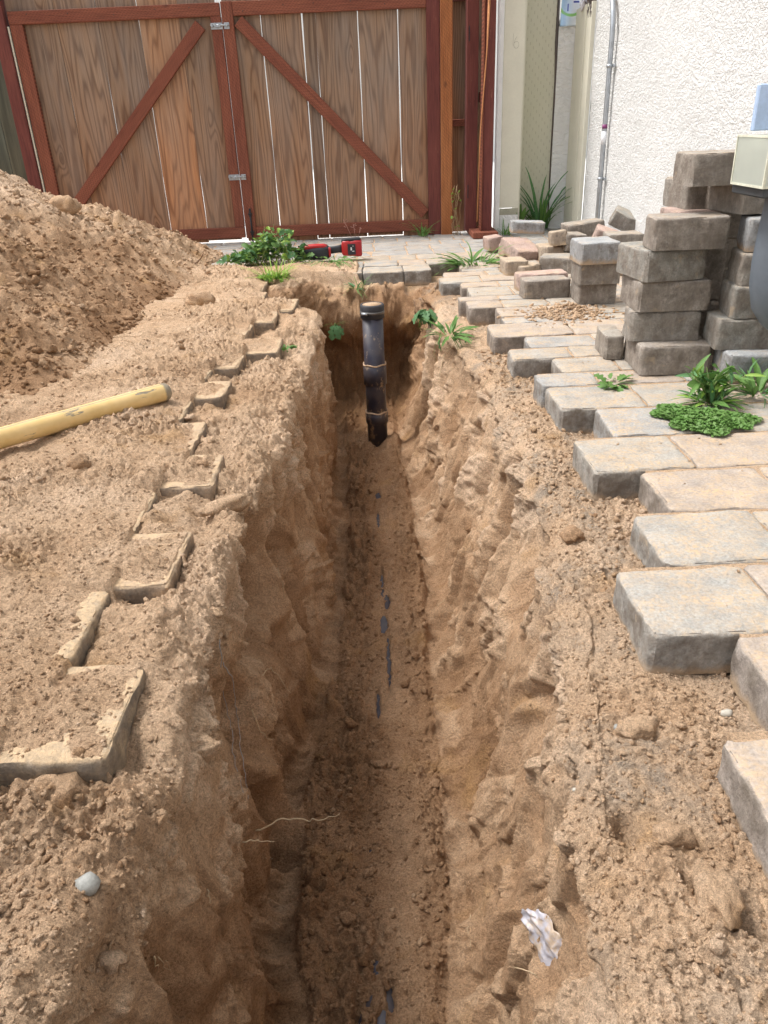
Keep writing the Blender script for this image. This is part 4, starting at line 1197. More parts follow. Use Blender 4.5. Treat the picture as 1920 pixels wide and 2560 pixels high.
# ------------------------------------------------------------------ black drain riser
BLUEB = None
def abs_mat():
    t = T('black_plastic_pipe'); o = t.obj()
    n1 = t.noise(t.scale(o, (1, 1, .6)), 17, 5, .7); n2 = t.noise(o, 120, 3)
    dirt = t.ma('MULTIPLY', t.mr(n1, .56, .64), t.mr(n2, .3, .6))
    film = t.mr(t.noise(o, 9, 4), .3, .7, .04, .30)
    c = t.mix(film, (0.006, 0.011, 0.034), (0.22, 0.17, 0.12))
    c = t.mix(dirt, c, (0.40, 0.29, 0.18))
    return t.fin(c, t.mr(dirt, 0, 1, .42, .9), t.bump(dirt, .0015, .5), .5)
ABS = abs_mat()
RUBB = plain('rubber', (.035, .035, .04), .6, .3)
ris = thing('drain_riser', 'black plastic cleanout riser standing upright at the far end of the trench', 'drain pipe', (-.062, 4.10, -.80))
RX, RY = -.016, 4.105
zt = lambda py: atY(935, py, 4.05)[1]
ob('pipe', MB().add(lathe([(.0555, -.86), (.0555, zt(785)), (.05, zt(785))], 40)).mesh(), ABS, ris, Matrix.Translation((RX, RY, 0)))
for (a, b) in ((917, 967), (1036, 1064)):
    za, zb = zt(b), zt(a)
    ob('coupling', MB().add(lathe([(.056, za), (.063, za + .003), (.063, zb - .003), (.056, zb)], 40)).mesh(), ABS, ris, Matrix.Translation((RX, RY, 0)))
    sm_ = MB()
    V = []
    for k in range(40):
        a2 = 2 * math.pi * k / 40
        V.append((RX + .060 * math.cos(a2), RY + .060 * math.sin(a2), zb + .002 + .003 * math.sin(a2 * 5 + a)))
    me = MB().add(tube(V + V[:1], .0045, 6)).mesh(); attr(me, 'damp_shade', np.full(len(me.vertices), .1)); attr(me, 'grey', np.zeros(len(me.vertices)))
    ob('sand_ring', me, SAND, ris)
cap = ob('cap', MB().add(lathe([(.058, zt(800)), (.0635, zt(799)), (.064, zt(768)), (.060, zt(765)), (.052, zt(765)), (.050, zt(767))], 40)).mesh(), RUBB, ris, Matrix.Translation((RX, RY, 0)))
ob('clamp_band', MB().add(lathe([(.0635, zt(788)), (.0652, zt(788)), (.0652, zt(781)), (.0635, zt(781))], 40)).mesh(), plain('dull_steel', (.16, .15, .14), .5, .3, Metallic=.6), cap, Matrix.Translation((RX, RY, 0)))
ob('clamp_screw', MB().add(tube([(RX - .055, RY - .055, zt(784)), (RX - .028, RY - .072, zt(784))], .007, 10)).mesh(), STEEL, cap)
dm = MB().add(lathe([(.050, zt(767)), (.0505, zt(765.5)), (.02, zt(763.8)), (.001, zt(763.5))], 24)).mesh(); attr(dm, 'damp_shade', np.full(len(dm.vertices), .15)); attr(dm, 'grey', np.zeros(len(dm.vertices)))
ob('dirt_cover', dm, SAND, cap, Matrix.Translation((RX, RY, 0)))
lay_ = tube([(-.05, .2, -.852), (-.05, .95, -.850), (-.038, 1.5, -.850), (-.02, 2.2, -.847), (-.022, 3.2, -.847), (-.018, 3.9, -.85), (-.016, 4.1, -.86)], .0572, 28)
o = ob('buried_pipe', MB().add(lay_).mesh(), ABS)
tag(o, 'black drain pipe under the trench floor showing as dark strips through the sand', 'drain pipe')

# ------------------------------------------------------------------ yellow handle
def yellow_mat():
    t = T('worn_yellow'); o = t.obj()
    n1 = t.noise(t.scale(o, (9, 9, 1.8)), 3.2, 5, .7)
    n2 = t.noise(t.scale(o, (1, 1, .1)), 40, 3)
    y_ = t.n('SeparateXYZ', {0: o}, out=None)
    line = t.mr(t.ma('ABSOLUTE', t.ma('ADD', t.ma('SUBTRACT', y_.outputs[0], -.004), t.ma('MULTIPLY', t.ma('SUBTRACT', n2, .5), .010))), .0012, .003, 1, 0)
    wear = t.ma('MAXIMUM', t.mr(n1, .60, .625), line)
    tip = t.mr(t.ma('ADD', y_.outputs[2], t.ma('MULTIPLY', n1, .03)), .948, .956)
    wear = t.ma('MAXIMUM', wear, tip)
    c = t.mix(t.mr(t.noise(o, 20, 3), .3, .7), (0.62, 0.43, 0.17), (0.70, 0.51, 0.24))
    c = t.mix(wear, c, t.mix(t.noise(o, 60, 3), (0.13, 0.11, 0.08), (0.36, 0.31, 0.22)))
    c = t.mix(t.mr(t.noise(o, 8, 4), .55, .75, 0, .35), c, (0.50, 0.36, 0.2))
    return t.fin(c, .45, t.bump(wear, -.0006, .6), .45)
a = Vector((-.735, 2.605, .045)); b = Vector((-1.36, 1.87, .075))
dirv = (a - b); L = dirv.length
prof = [(.020, 0), (.031, .001)] + [(.031, L * i / 12) for i in range(1, 12)] + [(.031, L - .018), (.029, L - .009), (.024, L - .002), (.012, L)]
Mh = Matrix.Translation(b) @ dirv.to_track_quat('Z', 'Y').to_matrix().to_4x4() @ Matrix.Rotation(R(200), 4, 'Z')
o = ob('tool_handle', MB().add(lathe(prof, 32)).mesh(), yellow_mat(), None, Mh)
tag(o, 'worn yellow wooden tool handle lying on the sand at the left edge', 'tool handle')

# ------------------------------------------------------------------ saw
RED = plain('red_plastic', (.42, .018, .02), .4, .12, .0004, .5)
REDD = plain('red_plastic_battery', (.36, .012, .018), .45, .12, .0004, .5)
BLK = plain('black_rubber', (.028, .030, .036), .65, .2, .0006, .4)
def loft(secs, n=20, pw=3.2):
    """secs: (x, yc, zc, ry, rz)"""
    v = []; f = []
    for (x, yc, zc, ry, rz) in secs:
        for k in range(n):
            a = 2 * math.pi * k / n
            c, s = math.cos(a), math.sin(a)
            v.append((x, yc + ry * math.copysign(abs(c) ** (2 / pw), c), zc + rz * math.copysign(abs(s) ** (2 / pw), s)))
    for i in range(len(secs) - 1):
        for k in range(n):
            f.append((i * n + k, i * n + (k + 1) % n, (i + 1) * n + (k + 1) % n, (i + 1) * n + k))
    f.append(tuple(range(n))[::-1]); f.append(tuple((len(secs) - 1) * n + k for k in range(n)))
    return v, f
saw = thing('reciprocating_saw', 'red and black cordless saw lying on the cut weeds in front of the gate', 'power saw', (-.32, 5.60, .0))
TS = Matrix.Translation((0, 5.62, .012))
ob('grip', MB().add(loft([(-.545, 0, .04, .016, .02), (-.535, 0, .043, .026, .033), (-.50, 0, .045, .034, .040), (-.42, 0, .046, .037, .043), (-.36, 0, .048, .038, .046), (-.315, 0, .050, .037, .046), (-.30, 0, .050, .028, .036)])).mesh(), BLK, saw, TS)
ob('top_shell', MB().add(loft([(-.525, .0, .075, .018, .010), (-.50, 0, .082, .028, .014), (-.44, 0, .088, .031, .017), (-.40, 0, .093, .030, .014), (-.34, 0, .093, .032, .013), (-.315, 0, .088, .024, .012)])).mesh(), RED, saw, TS)
ob('end_badge', MB().add(loft([(-.304, -.024, .052, .016, .034), (-.292, -.024, .052, .014, .031), (-.290, -.024, .052, .010, .026)])).mesh(), RED, saw, TS)
ob('handle', MB().add(loft([(-.31, .02, .058, .022, .026), (-.27, .03, .060, .021, .023), (-.24, .035, .063, .021, .024), (-.20, .04, .066, .027, .030)])).mesh(), BLK, saw, TS)
bt = ob('battery_foot', MB().add(loft([(-.215, .035, .070, .030, .040), (-.205, .035, .070, .040, .050), (-.165, .035, .068, .042, .052), (-.155, .035, .068, .040, .050)], pw=6)).mesh(), RED, saw, TS)
ob('battery', MB().add(loft([(-.160, .035, .066, .041, .050), (-.135, .035, .066, .041, .051), (-.125, .035, .066, .042, .055), (-.082, .035, .066, .042, .055), (-.074, .035, .066, .036, .048)], pw=7)).mesh(), REDD, saw, TS)
ob('battery_label', boxmesh(-.145, -.0085, .062, .055, .004, .072, bev=.001), BLK, saw, TS)
ob('battery_top', MB().add(loft([(-.215, .035, .116, .030, .010), (-.18, .035, .124, .034, .009), (-.09, .035, .126, .034, .009), (-.08, .035, .122, .028, .008)], pw=6)).mesh(), BLK, saw, TS)
mb = MB().add(box(-.148, -.0112, .066, .010, .001, .020)).add(box(-.135, -.0112, .050, .016, .001, .004)).add(box(-.135, -.0112, .084, .010, .001, .003))
ob('label_print', mb.mesh(False), plain('label_white', (.7, .7, .7), .5), saw, TS)
ob('shoe', MB().add(box(-.575, 0, .048, .05, .03, .022, .004)).add(box(-.60, 0, .036, .012, .05, .04, .003)).mesh(False), STEEL, saw, TS)
ob('blade', boxmesh(-.665, -.012, .032, .165, .003, .016, bev=.0005), STEEL, saw, TS)

# ------------------------------------------------------------------ grey device at the right edge
GREYP = plain('grey_plastic', (.115, .135, .16), .45, .08, .0004, .45, 20)
def cloudy():
    t = T('cloudy_plastic'); o = t.obj()
    n1 = t.noise(o, 12, 4)
    c = t.mix(t.mr(n1, .3, .7), (0.64, 0.67, 0.62), (0.56, 0.59, 0.56))
    m_ = t.fin(c, .35, None, .5)
    tr = t.n('BsdfTranslucent', {'Color': (0.75, 0.76, 0.66)})
    tp = t.n('BsdfTransparent', {'Color': (0.85, 0.87, 0.82)})
    a_ = t.n('MixShader', {0: .45, 1: t.b.outputs[0], 2: tr}); b_ = t.n('MixShader', {0: .22, 1: a_, 2: tp})
    t.nt.links.new(b_, t.out.inputs[0])
    return m_
CLD = cloudy()
st = thing('plastic_stand', 'grey tapered plastic stand with a cloudy cream box and blue sheet at the right edge', 'stand', (1.23, 2.3, .0))  # grey stand of unknown use, not a lamp
def gp(px, py): return atY(px, py, 2.30)
# tapered body: silhouette edge on the left, rounded foot
prof = [(1.150, .268), (1.118, .31), (1.100, .38), (1.094, .46), (1.098, .54), (1.092, .60), (1.086, .625)]
secs = []
for (xl_, z) in [(1.19, .205), (1.150, .235), (1.112, .285), (1.094, .36), (1.090, .43), (1.094, .52), (1.098, .60), (1.098, .63)]:
    secs.append((xl_, z))
v = []; f = []
n = 24
for (xl_, z) in secs:
    rx = 1.26 - xl_; xc_ = 1.262 + .062
    for k in range(n):
        a_ = 2 * math.pi * k / n
        v.append((xc_ + rx * math.cos(a_), 2.40 + rx * .7 * math.sin(a_), z))
for i in range(len(secs) - 1):
    for k in range(n): f.append((i * n + k, i * n + (k + 1) % n, (i + 1) * n + (k + 1) % n, (i + 1) * n + k))
f.append(tuple(range(n))[::-1]); f.append(tuple((len(secs) - 1) * n + k for k in range(n)))
ob('body', fixn(mesh(v, f)), GREYP, st)
ob('neck', boxmesh(1.27, 2.385, .634, .36, .21, .026, bev=.004), plain('dark_neck', (.045, .05, .055), .5), st)
ob('foot', MB().add(lathe([(.07, 0), (.07, .02), (.05, .04), (.05, .22)], 24)).mesh(), GREYP, st, Matrix.Translation((1.37, 2.4, .001)))
mb = MB()
bx0, bx1 = 1.082, 1.44
v, f = box((bx0 + bx1) / 2, 2.377, .713, bx1 - bx0, .205, .130, .004)
ob('clear_box', fixn(mesh(v, f, False)), CLD, st)
fr = MB()
RIM = plain('cream_rim', (.60, .60, .49), .5)
for yy_ in (2.2745, 2.4795): ob('box_rim', boxmesh(bx0 + .001, yy_, .713, .006, .006, .132), RIM, st)
for zz_ in (.650, .777): ob('box_rim', boxmesh(bx0 + .001, 2.377, zz_, .0055, .198, .006), RIM, st)
for zz_ in (.650, .777): ob('box_rim', boxmesh(1.262, 2.2745, zz_, .35, .0055, .006), RIM, st)
SKYB = plain('pale_blue_plastic', (.40, .52, .72), .4, .1)
ob('blue_panel', boxmesh(1.305, 2.43, .848, .42, .02, .118, bev=.003), SKYB, st)

# ------------------------------------------------------------------ stones, clods, scrap, roots
def sitz(x, y): return sand_z(x, y)
o = ob('sand_clod', clod_mesh(.075, 3, 1.15, .8, .62, 3, .22, .35), SAND, None, Matrix.Translation((-.93, 4.18, .045)) @ Matrix.Rotation(.2, 4, 'Y')); tag(o, 'large rounded clod of sand lying at the foot of the heap', 'clod')
o = ob('sand_clod', clod_mesh(.085, 5, 1.1, .9, .75, 3, .2, .4), SAND, None, Matrix.Translation((-1.85, 5.0, .475))); tag(o, 'clod of sand perched high on the ridge of the heap before the gate', 'clod')
o = ob('sand_clod', clod_mesh(.035, 8, 1, .8, .8, 3, .25, .45), SAND, None, Matrix.Translation((-.85, 2.0, .03))); tag(o, 'round sand clod lying below the yellow handle', 'clod')
o = ob('sand_clod', clod_mesh(.04, 12, 1.9, .6, .55, 3, .2, .25), SAND, None, Matrix.Translation((-.41, 1.80, -.02)) @ Matrix.Rotation(.5, 4, 'Z')); tag(o, 'long pale lump of sand at the left trench lip', 'clod')
o = ob('sand_clod', clod_mesh(.026, 15, 1, 1, .8, 3, .3, .5), SAND, None, Matrix.Translation((.46, 1.66, -.075))); tag(o, 'orange brown clod on the right shelf beside the cracked soil', 'clod')
o = ob('sand_clod', clod_mesh(.030, 18, 1.2, .8, .7, 3, .3, .3), SAND, None, Matrix.Translation((.41, .98, -.075))); tag(o, 'pale flat clod on the right shelf left of the white pebble', 'clod')
o = ob('sand_clod', clod_mesh(.024, 21, 1.2, .8, .8, 3, .3, .35), SAND, None, Matrix.Translation((.39, .76, -.07))); tag(o, 'small pale clod above the hole in the right shelf', 'clod')
o = ob('sand_clod', clod_mesh(.036, 24, .8, 1.2, .7, 3, .3, .3), SAND, None, Matrix.Translation((.415, .665, -.075))); tag(o, 'lumpy clod below the hole in the right shelf', 'clod')
o = ob('sand_clod', clod_mesh(.038, 27, 1.2, .9, .9, 3, .3, .4), SAND, None, Matrix.Translation((-.51, .865, -.045))); tag(o, 'crumbly clod leaning on the edge of the nearest left paver', 'clod')
STONE = plain('grey_stone', (.27, .27, .25), .6, .25, .001, .3, 120)
WSTONE = plain('white_pebble', (.42, .39, .33), .7, .1, .001, .3, 120)
o = ob('stone', clod_mesh(.016, 31, 1.1, .9, .9, 2, .15), STONE, None, Matrix.Translation(hit(220, 2215, .002))); tag(o, 'smooth pale grey stone stuck in the near left bank', 'stone')
o = ob('pebble', clod_mesh(.009, 33, 1.2, .9, .8, 2, .2), WSTONE, None, Matrix.Translation(hit(1815, 1785, .002))); tag(o, 'small white pebble on the right shelf', 'pebble')
o = ob('pebble', clod_mesh(.009, 35, 1.2, .9, .8, 2, .2), STONE, None, Matrix.Translation(hit(1550, 1820, .001))); tag(o, 'small blue-grey pebble beside the flat clod on the right shelf', 'pebble')
o = ob('pebble', clod_mesh(.0035, 36, 1.2, .9, .8, 2, .2), WSTONE, None, Matrix.Translation(hit(1436, 1975, .001))); tag(o, 'tiny white pebble low on the near right bank', 'pebble')
def scrap():
    X, Y_ = np.meshgrid(np.linspace(-1, 1, 26), np.linspace(-1, 1, 40))
    r = np.hypot(X, Y_)
    ax = X * .040 * (1 - .40 * Y_) ; ay = Y_ * .060
    k = np.maximum(np.abs(X), np.abs(Y_)) / np.maximum(r, 1e-6) * (1 + .18 * pn(X * 3, Y_ * 3, 5))
    px = ax * np.minimum(k, 1.15) + .012 * np.sin(Y_ * 2.0); py = ay * np.minimum(k, 1.15)
    pz = .006 * fbm(X * 1.3, Y_ * 1.8, 7, 3) + .004
    me = npmesh(np.stack([px, py, pz], -1).reshape(-1, 3), gridfaces(*X.shape))
    return me
def scrap_mat():
    t = T('white_film'); o = t.obj()
    d = t.mr(t.noise(o, 40, 5, .7), .46, .60)
    c = t.mix(d, (.38, .37, .41), (.40, .31, .23))
    return t.fin(c, .35, t.bump(t.noise(o, 60, 4), .003, .8), .5)
def on_wall(x, y, rz=0, off=.004):
    """frame on the sand surface nearest to (x, y): matrix with z along the normal"""
    r = min(max(np.searchsorted(SQ[:, 0, 1], y), 3), SQ.shape[0] - 4)
    c = int(np.argmin(np.abs(SQ[r, :, 0] - x) + (SREG[r] == 0) * (1 if x > -.2 else 0)))
    p_ = Vector(SQ[r, c]); e1 = Vector(SQ[r, min(c + 6, SQ.shape[1] - 1)] - SQ[r, c - 6]); e2 = Vector(SQ[r + 4, c] - SQ[r - 4, c])
    e2.normalize(); e1 = (e1 - e2 * e1.dot(e2)).normalized(); n_ = e1.cross(e2).normalized()
    M = Matrix((e1, e2, n_)).transposed().to_4x4(); M.translation = p_ + n_ * off
    return M @ Matrix.Rotation(rz, 4, 'Z')
o = ob('plastic_scrap', scrap(), scrap_mat(), None, hit(1370, 2350, .006, True) @ Matrix.Rotation(R(12), 4, 'Z')); o.modifiers.new('t', 'SOLIDIFY').thickness = .0008
tag(o, 'crumpled scrap of whitish plastic film on the near right bank', 'plastic scrap')
ROOT = plain('pale_root', (.50, .38, .24), .8, .2); ROOTD = plain('dark_root', (.16, .09, .05), .85, .2)
THR = plain('blue_grey_thread', (.36, .42, .47), .5, .2)
def root(label, pts, r, mt=ROOT, name='root', branches=()):
    P_ = []
    for i in range(len(pts) - 1):
        a_, b_ = Vector(pts[i]), Vector(pts[i + 1])
        for k in range(4):
            P_.append(a_.lerp(b_, k / 4) + Vector((random.uniform(-1, 1), random.uniform(-1, 1), random.uniform(-1, 1))) * (.0035 if k else 0))
    P_.append(Vector(pts[-1]))
    rad = [r * (1 - .65 * i / len(P_)) for i in range(len(P_))]
    mb = MB().add(tube(P_, rad, 6))
    for br_ in branches: mb.add(tube(br_, [r * .5] + [r * .3] * (len(br_) - 1), 5))
    return tag(ob(name, mb.mesh(), mt), label, 'root' if name == 'root' else name.replace('_', ' '))
def ray(px, py):
    dx, dy = px - 960, py - 1280
    u = dx * math.cos(ROLL) - dy * math.sin(ROLL); v_ = dx * math.sin(ROLL) + dy * math.cos(ROLL)
    return Vector((u, F * math.cos(PITCH) - v_ * math.sin(PITCH), -F * math.sin(PITCH) - v_ * math.cos(PITCH))).normalized()
def atX(px, py, X_):
    d = ray(px, py); t_ = X_ / d.x
    return Vector((0, 0, EYE)) + d * t_
def atZ(px, py, Z_):
    d = ray(px, py); return Vector((0, 0, EYE)) + d * ((Z_ - EYE) / d.z)
def H_(*pp, off=.004): return [hit(x_, y_, off) for (x_, y_) in pp]
p0 = hit(635, 2075)
root('long pale root reaching from the left bank over the trench floor', [p0, p0 + Vector((.05, .01, .02)), p0 + Vector((.10, .01, .02)), p0 + Vector((.14, .01, .012)), p0 + Vector((.19, .02, .02))], .0022)
p0 = hit(600, 2105)
root('short pale root below the long one on the left bank', [p0, p0 + Vector((.03, 0, .004)), p0 + Vector((.06, 0, -.002))], .0012)
root('forked pale root in the middle of the left wall', H_((632, 1710), (660, 1678), (672, 1672), (700, 1705), (722, 1735), off=.008), .0015, branches=(H_((660, 1678), (645, 1655), off=.008),))
root('curling root low on the left wall', H_((625, 1770), (645, 1830), (665, 1850), (682, 1852), off=.007), .0014)
root('hanging pale root in the left hollow', H_((685, 1425), (700, 1475), (712, 1560), (718, 1585), off=.012), .0010)
root('pale root strand on the upper right wall', H_((1135, 865), (1112, 890), (1102, 930), (1100, 960), off=.006), .0022)
root('thin pale root curving over the right bank', H_((1225, 950), (1205, 975), (1198, 1030), off=.006), .0015)
root('pale dry root hanging at the far end of the trench', H_((930, 715), (915, 735), (905, 755), off=.02), .004)
root('dark twig sticking out of the sand heap near the cut weeds', [(-1.21, 5.42, .05), (-1.17, 5.41, .075), (-1.13, 5.40, .12)], .006, ROOTD, 'twig')
root('pale root on the near right bank below the plastic scrap', H_((1290, 2418), (1330, 2430), (1355, 2445)), .0011)
root('tangle of short roots in the near left hollow', H_((375, 2390), (385, 2400), (384, 2425), off=.005), .0016, branches=(H_((390, 2385), (402, 2400), (404, 2415), (420, 2422), off=.006), H_((405, 2395), (412, 2400), (422, 2425), off=.006)))
root('pale root loop on the left lip at the near bank', H_((512, 2225), (518, 2240), (520, 2262)), .0011)
root('thin root on the floor edge under the long one', H_((660, 2145), (690, 2150)), .001)
root('thin reddish root on the right wall low down', H_((1180, 2290), (1170, 2330), (1178, 2380)), .0009)
root('pale straw sticking out of the right wall', H_((1100, 1520), (1122, 1500), off=.012), .0014)
for k, (lab_, pp) in enumerate([('blue-grey plastic thread hanging down the left wall, outer strand', [(553, 1655), (575, 1690), (588, 1760), (594, 1810), (602, 1880), (612, 1960), (615, 2000)]),
                                ('blue-grey plastic thread hanging down the left wall, inner strand', [(545, 1600), (550, 1660), (562, 1740), (572, 1800), (578, 1870), (590, 1930), (605, 1985)])]):
    root(lab_, H_(*pp, off=.004), .0009, THR, 'thread')

# ------------------------------------------------------------------ plants
LG = leaf_mat('leaf_green', (0.085, 0.19, 0.04), (0.125, 0.25, 0.055), (0.19, 0.29, 0.10))
LD = leaf_mat('leaf_dark', (0.06, 0.17, 0.055), (0.10, 0.23, 0.08), (0.20, 0.31, 0.18))
LY = leaf_mat('leaf_yellow_green', (0.24, 0.38, 0.06), (0.18, 0.34, 0.05), (0.32, 0.42, 0.11))
STEM = plain('stem_green', (0.20, 0.26, 0.09), .6, .2); DRY = plain('dry_stem', (0.38, 0.27, 0.15), .8, .2)
def leafm(kind, mt, seed=0):
    rg = random.Random(seed)
    v = []; f = []
    n = 12 if kind == 'lobed' else 8
    for i in range(n + 1):
        t = i / n
        if kind == 'lance': w_ = .095 * math.sin(math.pi * min(1, t * .93 + .05)) ** .8 * (1 + .12 * math.sin(t * 25))
        elif kind == 'grass': w_ = .028 * (1 - t) ** .55 + .001
        elif kind == 'oval': w_ = .30 * math.sin(math.pi * min(1, t * .96 + .02)) ** .7
        else: w_ = (.30 * math.sin(math.pi * min(1, t * .9 + .04)) ** .7) * (.50 + .62 * abs(math.sin(t * 9.5 + seed))) + (.02 if t < .3 else 0)
        bend = {'lance': -.30, 'grass': -.55, 'oval': -.2, 'lobed': -.25}[kind] * t * t
        y = t * (1 - .12 * abs(bend))
        cr = .30 * w_
        v += [(-w_, y, bend + cr + rg.uniform(-.012, .012)), (0, y, bend), (w_, y, bend + cr + rg.uniform(-.012, .012))]
    for i in range(n):
        a_ = 3 * i
        f += [(a_, a_ + 1, a_ + 4, a_ + 3), (a_ + 1, a_ + 2, a_ + 5, a_ + 4)]
    me = mesh(v, f); me.materials.append(mt)
    return me
LM = {k: [leafm(k[0], k[1], s) for s in range(3)] for k in [('grass', LY), ('lance', LG), ('lance', LD), ('lance', LY), ('grass', LG), ('grass', LD), ('oval', LG), ('oval', LD), ('lobed', LG), ('lobed', LD), ('lobed', LY), ('oval', LY)]}
def leaf(root_, key, p, az, el, L, roll=0, name='leaf'):
    me = random.choice(LM[key])
    M = Matrix.Translation(p) @ Matrix.Rotation(az, 4, 'Z') @ Matrix.Rotation(el, 4, 'X') @ Matrix.Rotation(roll, 4, 'Y') @ Matrix.Scale(L, 4)
    return ob(name, me, None, root_, M)
def plant(name, label, cat, p, spec, spread=.02, stems=(), group=None):
    """spec: list of (key, count, Lmin, Lmax, elmin, elmax)"""
    t = thing(name, label, cat, p, group)
    for (key, cnt, l0, l1, e0, e1) in spec:
        for i in range(cnt):
            r = spread * math.sqrt(random.random()); a_ = random.random() * 6.28
            leaf(t, key, Vector(p) + Vector((r * math.cos(a_), r * math.sin(a_), random.uniform(0, .01))), a_ - 1.57 + random.uniform(-.9, .9), R(random.uniform(e0, e1)), random.uniform(l0, l1), random.uniform(-.5, .5))
    if stems:
        mb = MB()
        for s_ in stems: mb.add(tube(s_, [.003] * len(s_), 5))
        ob('stem', mb.mesh(), STEM, t)
    return t
# cut weeds under the saw
cut = thing('cut_weeds', 'heap of freshly pulled leafy weeds lying left of the saw', 'weeds', (-.75, 5.62, 0))
rg = random.Random(3)
mbs = MB()
for s_ in range(80):
    bx_, by_ = rg.gauss(-.75, .13), rg.gauss(5.58, .08)
    hz = .17 * math.exp(-((bx_ + .68) / .12) ** 2) + .06
    top_ = Vector((bx_ + rg.uniform(-.06, .06), by_ + rg.uniform(-.04, .04), max(.02, hz * rg.uniform(.5, 1.2))))
    base = Vector((bx_ + rg.uniform(-.1, .1), by_, .01))
    mbs.add(tube([base, base.lerp(top_, .5) + Vector((0, 0, .02)), top_], [.003, .0025, .0015], 5))
    for k in range(7):
        q = base.lerp(top_, rg.uniform(.2, 1.0)) + Vector((rg.uniform(-.02, .02), rg.uniform(-.02, .02), rg.uniform(0, .02)))
        leaf(cut, (('lobed', LG), ('lobed', LD), ('oval', LG), ('lobed', LD), ('lobed', LY))[rg.randrange(5)], q, rg.uniform(0, 6.28), R(rg.uniform(-15, 65)), rg.uniform(.03, .07), rg.uniform(-1, 1))
ob('stem', mbs.mesh(), STEM, cut)
plant('weed', 'light yellow-green weed on the sand in front of the cut weeds', 'weed', (-.63, 5.02, .0), [(('lobed', LY), 60, .025, .05, -10, 75), (('grass', LY), 50, .08, .17, 20, 85), (('lobed', LG), 16, .03, .05, 0, 60)], .08)
plant('grass_tuft', 'flattened grass lying under the saw', 'grass', (-.30, 5.44, .03), [(('grass', LG), 60, .06, .14, 2, 25), (('oval', LG), 14, .03, .05, 5, 40)], .17)
plant('grass_tuft', 'green grassy weed growing left of the paver heap', 'grass', (.66, 5.30, -.03), [(('grass', LG), 60, .12, .25, 10, 70), (('lance', LG), 22, .10, .22, 5, 55), (('lobed', LD), 22, .05, .09, 5, 50)], .10)
plant('weed', 'limp leafy weed hanging over the right lip at the far end of the trench', 'weed', (.275, 4.25, -.08), [(('lobed', LD), 16, .05, .09, -80, -20), (('oval', LD), 8, .03, .06, -70, 0), (('grass', LG), 5, .08, .14, -80, -40)], .03)
plant('weed', 'narrow-leaved weed drooping over the right lip nearer the camera', 'weed', (.345, 3.60, -.055), [(('lance', LG), 22, .07, .13, -10, 60), (('grass', LG), 16, .06, .12, -60, 40), (('lobed', LD), 3, .06, .08, -85, -60)], .06)
plant('weed', 'small flat weed in the paver joint left of the big leafy weed', 'weed', (.835, 2.60, .0), [(('lobed', LG), 16, .03, .06, 0, 35), (('grass', LG), 6, .04, .08, 0, 30)], .045)
plant('weed', 'big leafy weed standing on the pavers before the stacked blocks', 'weed', (1.065, 2.36, .0), [(('lance', LG), 22, .06, .125, 5, 85), (('lance', LD), 10, .05, .11, 10, 85), (('lance', LY), 6, .05, .10, 20, 80), (('grass', LG), 24, .05, .11, 0, 70)], .045,
      stems=[[(1.065, 2.36, 0), (1.06, 2.36, .06), (1.04, 2.36, .12)], [(1.065, 2.36, 0), (1.10, 2.35, .05), (1.15, 2.33, .07)]])
bw = [o_ for o_ in C.objects if o_.get('label', '').startswith('big leafy weed')][0]
mb = MB()
for k_ in range(9):
    a_ = k_ * .7 + .3; ln = random.uniform(.05, .11); hg = random.uniform(.05, .13)
    q0 = Vector((1.065, 2.36, .0)); q2 = q0 + Vector((math.cos(a_) * ln, math.sin(a_) * ln * .8, hg)); q1 = q0.lerp(q2, .5) + Vector((0, 0, .02))
    mb.add(tube([q0, q1, q2], [.003, .0025, .0015], 5))
    for j_ in range(7):
        f_ = .25 + .75 * j_ / 6
        leaf(bw, random.choice((('lance', LG), ('lance', LG), ('oval', LG), ('lance', LD), ('lance', LY))), q0.lerp(q2, f_) + Vector((0, 0, .02 * math.sin(f_ * 3))), random.uniform(0, 6.28), R(random.uniform(-10, 70)), random.uniform(.035, .085), random.uniform(-1, 1))
ob('stem', mb.mesh(), STEM, bw)
plant('weed', 'leafy weed at the right edge beside the big one', 'weed', (1.25, 2.42, .0), [(('lance', LG), 22, .08, .15, 10, 70), (('grass', LD), 20, .08, .14, 5, 60)], .04)
tg = plant('tall_grass', 'tall grass growing up the dimpled cream panel beside the house', 'grass', (1.42, 6.86, .0), [(('grass', LG), 26, .16, .42, 55, 85), (('grass', LD), 22, .3, .60, 76, 89), (('lance', LG), 3, .12, .2, 60, 85)], .07)
plant('tall_grass', 'broad-leaved grass at the foot of the cream corner board', 'grass', (1.22, 6.80, .0), [(('lance', LG), 10, .14, .26, 60, 88), (('grass', LG), 10, .1, .22, 50, 85)], .05)
plant('grass_tuft', 'small grass tuft at the foot of the corner board footing', 'grass', (1.08, 6.55, .0), [(('grass', LG), 26, .06, .16, 40, 88)], .04)
plant('weed', 'feathery weed sprouting under the right end of the gate', 'weed', (.42, 6.70, .0), [(('grass', LG), 34, .07, .17, 45, 89)], .045)
plant('weed', 'tiny tuft under the left gate leaf beside the sand heap', 'weed', (-1.49, 6.60, .0), [(('grass', LG), 18, .04, .08, 20, 80)], .03)
plant('weed', 'small leafy sprig hanging on the far left slope of the trench', 'weed', (-.25, 4.62, -.22), [(('lobed', LD), 7, .05, .09, -80, -30), (('grass', LG), 5, .05, .08, 10, 60)], .02)
plant('grass_tuft', 'grass tuft growing at the far end wall of the trench', 'grass', (-.105, 5.03, -.09), [(('grass', LG), 26, .07, .14, 0, 80), (('lance', LD), 6, .06, .1, 10, 60)], .035)
